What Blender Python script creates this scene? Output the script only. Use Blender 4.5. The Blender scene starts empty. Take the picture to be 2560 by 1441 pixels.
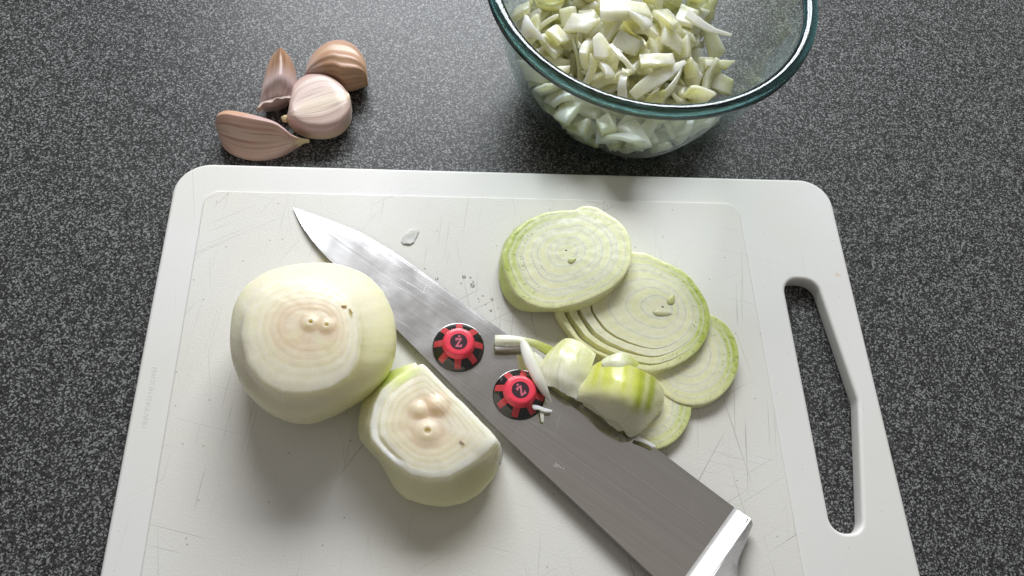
import bpy, bmesh, math, random
import numpy as np
from mathutils import Vector, Matrix, Quaternion, noise

# ------------------------------------------------------------------ camera, light, exposure
scene = bpy.context.scene
COL = scene.collection
BOARD_TOP = 8.0          # mm above the worktop; shapes below are given in mm with z = 0 on the board

cam_d = bpy.data.cameras.new("camera")
cam = bpy.data.objects.new("camera", cam_d); COL.objects.link(cam)
cam_d.sensor_fit = 'HORIZONTAL'; cam_d.sensor_width = 36.0; cam_d.lens = 28.125
cam_d.clip_start = 0.01; cam_d.clip_end = 50
_R = ((0.9960007, 0.0139945, 0.0882423), (-0.0264498, -0.8972005, 0.4408306), (0.0853402, -0.4414016, -0.8932422))
cam.matrix_world = Matrix(((_R[0][0], -_R[0][1], -_R[0][2], -0.0274893),
                           (_R[1][0], -_R[1][1], -_R[1][2], -0.1373278),
                           (_R[2][0], -_R[2][1], -_R[2][2], 0.2782634 + BOARD_TOP / 1000),
                           (0, 0, 0, 1)))
scene.camera = cam

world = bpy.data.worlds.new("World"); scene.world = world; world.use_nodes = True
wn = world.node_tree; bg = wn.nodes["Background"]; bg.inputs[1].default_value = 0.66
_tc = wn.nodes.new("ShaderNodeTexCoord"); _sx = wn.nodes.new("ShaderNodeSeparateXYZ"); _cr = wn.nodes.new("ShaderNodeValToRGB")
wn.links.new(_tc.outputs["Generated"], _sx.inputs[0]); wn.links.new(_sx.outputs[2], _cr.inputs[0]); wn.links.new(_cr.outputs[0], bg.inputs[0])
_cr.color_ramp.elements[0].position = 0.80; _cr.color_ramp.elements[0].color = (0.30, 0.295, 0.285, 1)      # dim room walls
_cr.color_ramp.elements[1].position = 0.97; _cr.color_ramp.elements[1].color = (0.42, 0.385, 0.345, 1)       # unseen ceiling, its warm tone added to tint the blade's reflection

def area_light(name, loc, target, sx, sy, power, colour):
    d = bpy.data.lights.new(name, 'AREA'); d.shape = 'RECTANGLE'; d.size = sx; d.size_y = sy
    d.energy = power; d.color = colour
    o = bpy.data.objects.new(name, d); COL.objects.link(o); o.location = loc
    o.rotation_euler = (Vector(target) - Vector(loc)).to_track_quat('-Z', 'Y').to_euler()
    return o
area_light("window_light", (0.03, 0.74, 0.555), (0, 0.0, 0), 0.66, 0.32, 12.9, (0.93, 0.965, 1.0))

vs = scene.view_settings
scene.display_settings.display_device = 'sRGB'
vs.view_transform = 'Standard'; vs.look = 'None'; vs.exposure = 0.0; vs.gamma = 1.0; vs.use_curve_mapping = False
scene.render.engine = 'CYCLES'
cy = scene.cycles
cy.use_denoising = True; cy.max_bounces = 14; cy.diffuse_bounces = 8; cy.transparent_max_bounces = 16; cy.transmission_bounces = 10
cy.caustics_refractive = True; cy.caustics_reflective = False; cy.sample_clamp_indirect = 6.0

# ------------------------------------------------------------------ measured shapes (mm)
SPINE = [(-86.53, 33.86, 0.7), (-82.9, 26.49, 0.82), (-77.91, 18.74, 0.97), (-72.49, 12.21, 1.1), (-67.87, 7.35, 1.21), (-54.94, -6.92, 1.53), (-42.46, -20.53, 1.85), (-23.8, -40.18, 2.34), (-6.05, -58.58, 2.83), (19.4, -83.86, 3.55), (43.19, -107.49, 4.28), (53.34, -117.43, 4.6)]
EDGE = [(-86.56, 33.92, 0.6), (-75.73, 29.81, 0.79), (-67.67, 26.43, 0.94), (-59.65, 22.88, 1.09), (-51.61, 17.9, 1.24), (-43.63, 12.45, 1.4), (-27.94, 0.17, 1.74), (-12.68, -12.62, 2.08), (-0.79, -22.12, 2.35), (22.13, -41.75, 2.91), (44.03, -60.04, 3.46), (62.38, -75.39, 3.94), (76.31, -87.0, 4.31), (79.23, -89.88, 4.4)]
RIDGE = [(76.24, -89.46, 8.2), (76.17, -90.78, 8.2), (73.66, -95.21, 8.2), (69.42, -100.44, 8.2), (64.44, -106.54, 8.2), (58.85, -112.99, 8.2), (53.08, -118.66, 8.2)]
BOLSTER = [(80.38, -91.31, 6.4), (79.23, -93.15, 6.4), (75.81, -97.95, 6.4), (72.48, -103.3, 6.4), (71.17, -108.2, 6.4), (71.58, -114.28, 6.4), (62.95, -125.52, 6.4)]
BUTTONS = [(-20.86, -26.42, 4.2), (1.04, -44.75, 4.4)]
ONION_R = [28.7, 28.6, 28.6, 28.5, 28.5, 28.6, 28.7, 28.8, 29.0, 29.2, 29.1, 29.0, 28.9, 28.6, 28.4, 28.3, 28.2, 28.0, 27.8, 27.8, 27.8, 27.9, 28.3, 28.7, 29.0, 29.5, 30.0, 30.4, 30.6, 30.6, 30.3, 29.8, 29.2, 28.7, 28.2, 27.6, 27.1, 27.1, 27.4, 27.4, 26.9, 27.0, 27.7, 28.1, 28.0, 28.1, 28.5, 28.8, 29.0, 29.3, 29.7, 29.9, 29.9, 30.0, 30.0, 29.8, 29.2, 28.3, 27.6, 27.2, 27.2, 27.3, 27.5, 27.8, 28.2, 28.6, 28.9, 29.2, 29.2, 29.0, 28.8, 28.7]
ONION_FACE = [(-93.09, -34.62), (-92.94, -25.4), (-88.82, -16.56), (-81.44, -12.24), (-72.32, -10.86), (-62.86, -13.12), (-56.56, -18.28), (-53.47, -26.34), (-52.34, -34.93), (-52.52, -43.3), (-55.33, -49.43), (-61.3, -53.45), (-68.58, -55.18), (-77.21, -54.81), (-83.68, -51.54), (-89.36, -44.89)]
END_LOW = [(-33.25, -33.22), (-29.62, -36.56), (-24.57, -42.57), (-17.48, -49.22), (-11.22, -56.48), (-7.1, -60.77), (-5.35, -63.88), (-5.74, -69.18), (-8.73, -75.32), (-13.53, -80.65), (-18.89, -83.64), (-25.52, -84.88), (-32.14, -84.03), (-38.8, -81.74), (-42.22, -78.42), (-44.37, -74.4), (-47.94, -68.97), (-51.47, -65.53), (-54.79, -61.36), (-55.35, -56.43), (-54.38, -49.26), (-51.97, -42.66), (-47.28, -38.16), (-40.33, -35.1)]
END_TOP = [(-33.26, -38.27), (-30.19, -41.75), (-24.69, -47.76), (-17.93, -54.51), (-11.94, -60.74), (-7.1, -66.05), (-10.61, -70.19), (-16.67, -74.11), (-24.16, -78.48), (-30.31, -78.82), (-36.61, -77.23), (-41.85, -73.58), (-46.52, -69.38), (-50.34, -65.12), (-51.12, -60.01), (-49.9, -53.16), (-47.52, -47.55), (-43.01, -43.25), (-38.39, -40.05)]
SLICE1_TOP = [(-4.02, 11.64), (0.19, 20.93), (6.22, 26.73), (13.11, 30.06), (19.58, 31.03), (25.05, 30.74), (27.74, 32.5), (30.69, 32.96), (34.34, 31.74), (38.7, 28.12), (42.07, 25.05), (44.49, 21.43), (45.99, 16.74), (45.94, 11.71), (44.97, 5.69), (41.8, 0.08), (36.87, -4.79), (30.91, -8.25), (24.24, -11.01), (15.55, -12.94), (10.0, -12.52), (4.91, -10.27), (1.6, -7.33), (-0.56, -3.51), (-2.26, 1.55), (-3.82, 6.69)]
SLICE1_BOT = [(-4.77, 12.07), (-2.71, 19.85), (1.93, 26.75), (8.53, 31.21), (20.05, 33.97), (31.59, 34.66), (40.97, 28.27), (45.66, 21.86), (46.45, 12.74), (45.47, 5.58), (41.79, -0.09), (36.63, -5.34), (31.68, -8.81), (27.19, -11.05), (21.4, -12.46), (16.06, -12.03), (6.15, -11.66), (2.37, -10.87), (-0.61, -8.4), (-3.56, -4.23), (-5.18, 3.12)]
SLICE2_TOP = [(46.9, 13.83), (52.88, 13.14), (58.97, 9.66), (63.66, 6.99), (66.38, 5.44), (69.48, 1.96), (72.39, -3.4), (74.24, -7.97), (74.94, -13.27), (74.22, -18.46), (72.12, -23.59), (68.39, -28.32), (63.8, -31.87), (58.13, -34.75), (52.51, -36.35), (48.58, -36.53), (43.01, -35.15), (35.75, -32.37), (28.54, -28.62), (22.84, -23.86), (18.68, -17.41), (16.21, -12.48), (16.29, -4.92), (21.38, 2.89), (31.31, 10.11), (39.54, 13.32)]
SLICE3_TOP = [(84.59, -30.43), (83.51, -34.58), (81.65, -38.47), (79.11, -41.92), (76.01, -44.77), (72.53, -46.9), (68.82, -48.21), (65.06, -48.66), (61.42, -48.22), (58.07, -46.92), (55.17, -44.82), (52.85, -42.0), (51.24, -38.59), (50.4, -34.75), (50.41, -30.66), (51.27, -26.51), (52.95, -22.51), (55.4, -18.87), (58.48, -15.79), (62.05, -13.43), (65.93, -11.93), (69.9, -11.39), (73.75, -11.84), (77.28, -13.25), (80.28, -15.54), (82.61, -18.59), (84.14, -22.23), (84.81, -26.25)]
SLICE4_TOP = [(64.44, -48.79), (63.56, -52.46), (61.95, -55.91), (59.69, -58.97), (56.89, -61.49), (53.71, -63.37), (50.29, -64.52), (46.79, -64.91), (43.39, -64.5), (40.23, -63.32), (37.46, -61.43), (35.23, -58.91), (33.63, -55.88), (32.75, -52.46), (32.64, -48.83), (33.33, -45.15), (34.79, -41.61), (36.96, -38.4), (39.74, -35.69), (43.0, -33.63), (46.55, -32.33), (50.22, -31.87), (53.81, -32.29), (57.12, -33.55), (59.98, -35.59), (62.23, -38.3), (63.76, -41.52), (64.51, -45.08)]
CHUNK = [[(24.82, -37.42, 8.0), (30.61, -34.58, 12.0), (36.44, -36.16, 15.0), (43.68, -38.78, 14.0), (50.01, -41.14, 11.0), (53.69, -43.83, 7.0)], [(22.53, -43.11, 9.0), (28.24, -41.86, 14.0), (34.35, -44.75, 18.0), (41.43, -47.31, 17.0), (48.31, -47.8, 12.0), (53.47, -48.05, 6.0)], [(21.08, -45.77, 8.0), (26.58, -47.45, 13.0), (32.62, -50.96, 17.0), (39.64, -53.51, 16.0), (46.02, -54.1, 11.0), (51.58, -51.49, 5.0)], [(20.33, -47.67, 6.5), (25.78, -50.97, 8.0), (31.6, -56.83, 9.0), (37.09, -60.58, 8.5), (41.69, -60.88, 7.0), (47.86, -55.79, 4.5)]]
CHUNK_IN = [[(27.28, -37.07, 5.0), (32.07, -35.06, 8.0), (38.12, -37.32, 10.0), (44.72, -39.99, 9.0), (50.29, -42.14, 6.5), (52.77, -44.51, 4.5)], [(24.8, -42.81, 6.0), (30.46, -43.84, 9.0), (36.05, -47.83, 12.0), (42.57, -49.7, 11.0), (48.17, -50.04, 7.5), (51.97, -49.07, 4.5)], [(23.47, -47.35, 6.0), (29.44, -50.22, 8.0), (34.68, -54.21, 9.0), (40.35, -56.25, 8.5), (45.21, -55.65, 6.5), (49.64, -52.17, 4.8)], [(24.37, -50.2, 5.6), (30.16, -55.05, 6.0), (35.44, -59.98, 6.4), (39.18, -61.95, 6.2), (42.2, -61.41, 5.8), (46.04, -58.14, 5.0)]]
FLAP = [[(30.66, -34.35, 12.6), (34.76, -32.95, 14.6), (39.55, -32.61, 14.2), (44.3, -35.38, 11.5)], [(30.09, -36.04, 13.4), (34.27, -35.87, 15.8), (38.65, -36.45, 15.4), (43.42, -36.73, 12.2)], [(30.52, -37.48, 13.6), (34.4, -38.21, 15.6), (37.53, -39.18, 15.4), (40.46, -38.94, 14.0)]]
PETAL = [[(15.46, -25.74, 6.0), (19.0, -23.88, 7.0), (23.82, -25.69, 8.0), (29.25, -30.79, 9.0)], [(10.67, -31.19, 6.5), (15.18, -31.67, 9.0), (20.56, -34.72, 11.0), (26.33, -38.14, 10.0)], [(9.39, -36.94, 6.5), (13.4, -38.53, 8.8), (18.07, -41.4, 10.5), (23.26, -43.11, 9.0)], [(10.79, -42.32, 6.2), (14.1, -43.8, 7.0), (17.62, -46.54, 7.6), (21.0, -48.03, 7.6)]]
STRIP = [[(-7.51, -22.51, 6.2), (-3.41, -22.72, 6.8), (1.78, -23.23, 6.6), (8.56, -24.31, 5.5), (15.77, -26.6, 3.4)], [(-7.57, -24.91, 6.6), (-3.5, -25.12, 7.2), (1.69, -25.15, 7.0), (8.02, -25.88, 5.8), (14.74, -28.6, 3.6)], [(-7.41, -26.56, 6.0), (-3.47, -26.58, 6.5), (1.7, -26.49, 6.4), (7.4, -27.19, 5.5), (13.15, -29.96, 3.8)]]
STRIP_WET = [[(-7.37, -26.48, 5.4), (-2.67, -26.68, 5.6), (3.59, -26.23, 5.4)], [(-7.41, -27.39, 5.7), (-2.7, -27.55, 5.8), (3.53, -27.14, 5.7)], [(-7.1, -28.29, 5.2), (-2.38, -27.98, 5.3), (3.26, -27.46, 5.3)]]
SLIVER_L = [(1.78, -25.57, 7.2), (1.65, -28.48, 7.6), (2.77, -34.06, 8.6), (5.56, -40.98, 9.0), (8.23, -44.89, 8.0), (10.32, -46.82, 7.0), (12.3, -48.16, 6.0)]
SLIVER_R = [(3.33, -24.89, 7.2), (4.99, -27.02, 7.6), (7.1, -32.19, 8.6), (9.47, -39.32, 9.0), (11.0, -43.72, 8.0), (11.83, -46.19, 7.0), (12.55, -48.06, 6.0)]
FLAKE = [[(5.21, -49.48, 7.0), (7.41, -49.62, 6.5), (9.93, -50.21, 5.6), (12.68, -50.97, 5.2)], [(5.45, -50.66, 7.0), (7.49, -50.83, 6.6), (9.85, -51.46, 5.8), (12.35, -51.59, 5.3)], [(6.04, -51.42, 6.6), (7.79, -51.58, 6.2), (9.57, -52.1, 5.5), (11.92, -52.12, 5.1)]]
FLAKE2 = [[(8.17, -51.63, 5.4), (9.48, -51.71, 5.2)], [(8.24, -53.39, 5.4), (9.55, -53.33, 5.2)], [(8.47, -55.23, 5.2), (9.33, -55.35, 5.1)]]
RESIDUE = [[(42.01, -60.78, 5.6), (45.13, -61.63, 5.5), (49.0, -64.01, 5.2)], [(41.57, -61.73, 5.9), (44.64, -62.86, 5.8), (48.01, -64.63, 5.4)], [(42.19, -62.46, 5.4), (44.98, -63.59, 5.3), (47.47, -64.98, 5.1)]]
SHARD = [[(7.06, -28.74, 5.4), (9.32, -30.69, 5.6), (11.36, -32.56, 5.2)], [(5.73, -31.97, 5.6), (8.08, -34.05, 6.2), (10.3, -35.37, 5.6)], [(6.51, -35.7, 5.2), (8.47, -36.92, 5.6), (10.54, -37.69, 5.2)]]
SCRAP = [[(-40.93, 24.57, 0.5), (-38.58, 25.43, 0.7), (-36.51, 24.98, 0.6)], [(-42.75, 22.15, 0.5), (-40.23, 22.42, 0.75), (-36.95, 23.5, 0.6)], [(-43.47, 20.0, 0.4), (-41.1, 19.91, 0.65), (-37.99, 20.79, 0.5)], [(-42.3, 18.04, 0.4), (-40.42, 18.09, 0.7), (-38.56, 18.66, 0.4)]]
DROPS = [(-18.67, 4.66, 0.75), (-15.41, 0.88, 0.9), (-16.17, 4.36, 0.4), (-19.75, 1.68, 0.35), (-15.09, 2.45, 0.4), (-11.42, -3.54, 0.35), (-7.88, -4.85, 0.55), (-8.41, -9.78, 0.5), (-5.78, -8.57, 0.3), (-29.21, 3.61, 0.6), (-33.78, 7.91, 0.3), (-10.38, -7.27, 0.3), (-13.13, -4.93, 0.3)]
PIECES = {'SLAB': [[(36.47, 115.87, 38.0), (45.95, 113.49, 40.0), (55.77, 114.36, 38.0)], [(35.6, 108.05, 39.5), (45.81, 106.21, 41.5), (57.31, 107.21, 39.0)], [(35.56, 103.86, 38.0), (45.21, 102.78, 39.0), (57.96, 105.49, 37.0)]], 'CURL': [[(76.7, 119.59, 31.0), (81.72, 115.37, 30.0), (88.25, 112.22, 28.0), (96.69, 112.16, 25.0)], [(74.76, 115.34, 31.0), (79.52, 112.05, 30.0), (86.86, 109.87, 28.0), (96.4, 111.46, 25.0)]], 'WEDGE': [[(5.25, 110.13, 33.0), (6.72, 109.33, 33.0)], [(4.01, 104.66, 32.0), (9.24, 102.84, 33.5)], [(3.71, 101.08, 30.5), (13.62, 97.9, 31.0)]], 'LEAF': [[(47.56, 76.37, 27.0), (51.81, 80.03, 29.5), (60.34, 85.61, 31.0), (72.36, 93.14, 28.5)], [(50.3, 73.21, 26.0), (56.35, 76.75, 28.5), (63.82, 81.62, 30.0), (73.2, 91.91, 28.0)]], 'SPIKE': [[(38.58, 91.69, 37.0), (42.0, 85.13, 37.5), (45.77, 81.36, 35.0)], [(39.78, 92.39, 37.0), (44.28, 85.25, 37.5), (49.01, 81.11, 35.0)]], 'STALK': [[(44.1, 83.46, 33.0), (41.83, 76.15, 33.0), (41.68, 70.96, 30.0)], [(46.39, 81.5, 33.0), (45.0, 75.28, 33.0), (45.69, 70.33, 30.0)]], 'OBLONG': [[(51.75, 91.0, 33.0), (58.48, 90.86, 34.0), (66.1, 92.63, 32.5)], [(51.89, 85.73, 33.0), (58.74, 85.6, 34.0), (66.86, 88.0, 32.0)]], 'CUBE': [[(88.65, 98.94, 9.5), (93.42, 100.87, 12.5), (99.01, 96.89, 13.5)], [(89.19, 96.46, 9.0), (93.63, 92.73, 11.0), (98.6, 91.12, 10.0)]], 'DASH': [[(87.02, 106.07, 15.0), (93.54, 105.95, 15.5), (101.33, 107.24, 14.0)], [(87.15, 103.12, 15.0), (92.94, 103.18, 15.0), (97.62, 103.16, 14.0)]], 'BLOCK': [[(32.37, 95.91, 36.0), (35.29, 97.9, 37.0), (38.76, 93.49, 36.0)], [(32.5, 88.25, 34.0), (36.81, 87.14, 35.0), (40.11, 89.06, 34.0)]]}
CLOVE_A = ([(-121.9, 73.53), (-121.04, 78.13), (-117.12, 79.55), (-111.27, 78.74), (-104.49, 76.92), (-97.64, 74.48), (-93.79, 72.14), (-90.61, 69.78), (-86.91, 68.89), (-83.41, 68.4)], [(-121.25, 71.08), (-119.19, 66.46), (-115.04, 62.98), (-109.17, 60.98), (-102.72, 60.8), (-96.44, 62.63), (-93.08, 64.78), (-90.3, 66.51), (-86.78, 67.46), (-83.36, 67.79)])
CLOVE_B = ([(-100.92, 115.33), (-102.53, 112.49), (-104.16, 106.71), (-105.1, 99.51), (-105.57, 92.89), (-105.76, 88.55), (-105.81, 85.97)], [(-99.04, 115.66), (-96.25, 113.73), (-93.74, 109.05), (-92.02, 103.48), (-91.35, 97.94), (-91.5, 93.96), (-92.92, 91.06)])
CLOVE_C = ([(-93.9, 78.45), (-92.72, 79.98), (-92.27, 85.74), (-91.64, 93.56), (-88.08, 99.23), (-81.42, 101.55), (-73.39, 97.25), (-68.36, 90.89)], [(-92.76, 76.82), (-91.34, 75.83), (-87.83, 73.47), (-82.7, 71.39), (-75.77, 71.45), (-70.19, 74.79), (-67.23, 80.81), (-66.92, 86.83)])
CLOVE_D = ([(-87.54, 101.23), (-86.87, 107.57), (-84.24, 113.65), (-79.36, 118.55), (-74.19, 120.23), (-68.79, 118.87), (-64.47, 114.44), (-61.68, 108.36), (-60.93, 100.7)], [(-87.12, 100.36), (-82.28, 99.92), (-77.61, 99.47), (-74.09, 98.3), (-70.85, 96.23), (-67.45, 96.82), (-64.43, 98.3), (-62.25, 99.51), (-60.88, 99.8)])
DICE_KINDS = 24
def dice_shape(k):
    """one cut of an onion layer: a bent slab, coordinates in mm about its middle"""
    r = random.Random(900 + k)
    if k < 11:   L, Wd, T = r.uniform(7.5, 11.5), r.uniform(6, 9.5), r.uniform(2.3, 3.4)
    elif k < 17: L, Wd, T = r.uniform(12, 18), r.uniform(5.5, 8.5), r.uniform(1.8, 2.8)
    else:        L, Wd, T = r.uniform(13, 20), r.uniform(3.0, 4.6), r.uniform(1.6, 2.3)
    R = r.uniform(11, 22)
    nu, nv = 7, 4
    c = [(r.uniform(-.3, .3) * L * .5, r.uniform(-.28, .28) * Wd) for _ in range(4)]
    tap = r.uniform(.1, .9) if k % 4 == 1 else (r.uniform(.75, 1.0) if k < 17 else r.uniform(.08, .6))
    sl = r.uniform(-.5, .5)
    V = []
    for side in (1, -1):
        for i in range(nu):
            u = i / (nu - 1)
            for j in range(nv):
                v = j / (nv - 1)
                x = (u - .5) * L; y = (v - .5) * Wd * (1 + (tap - 1) * u)
                w = [(1-u)*(1-v), u*(1-v), (1-u)*v, u*v]
                x += sum(a * q[0] for a, q in zip(w, c)); y += sum(a * q[1] for a, q in zip(w, c))
                rr = R + side * T / 2
                a = x / R
                px = math.sin(a) * rr; pz = math.cos(a) * rr - R
                y += sl * side * T * .5
                pz += .35 * math.sin(6 * u + k) * math.cos(4 * v + 2 * k)
                V.append((px, y, pz + L * L / (16 * R)))
    F = []
    n = nu * nv
    for i in range(nu - 1):
        for j in range(nv - 1):
            a = i * nv + j
            F.append((a, a + nv, a + nv + 1, a + 1)); F.append((n + a, n + a + 1, n + a + nv + 1, n + a + nv))
    for i in range(nu - 1):
        a = i * nv; F.append((a, n + a, n + a + nv, a + nv))
        a = i * nv + nv - 1; F.append((a, a + nv, n + a + nv, n + a))
    for j in range(nv - 1):
        F.append((j, j + 1, n + j + 1, n + j))
        a = (nu - 1) * nv + j; F.append((a, n + a, n + a + 1, a + 1))
    return V, F
BOWL_C = (52.9, 105.6)
BOWL_OUT = [(0,-7.4),(32.5,-7.4),(36,-8),(39.3,-7.7),(42.2,-6),(45.8,-.8),(50,8),(54.2,19.5),(57.8,32),(60.7,45),(62.6,53.5)]
BOWL_IN = [(0,-5.4),(32.5,-5.4),(36.5,-4.6),(41,-1),(46.3,8.6),(50.9,19.8),(54.8,32.4),(57.8,45.2),(59.7,53.5)]
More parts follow.
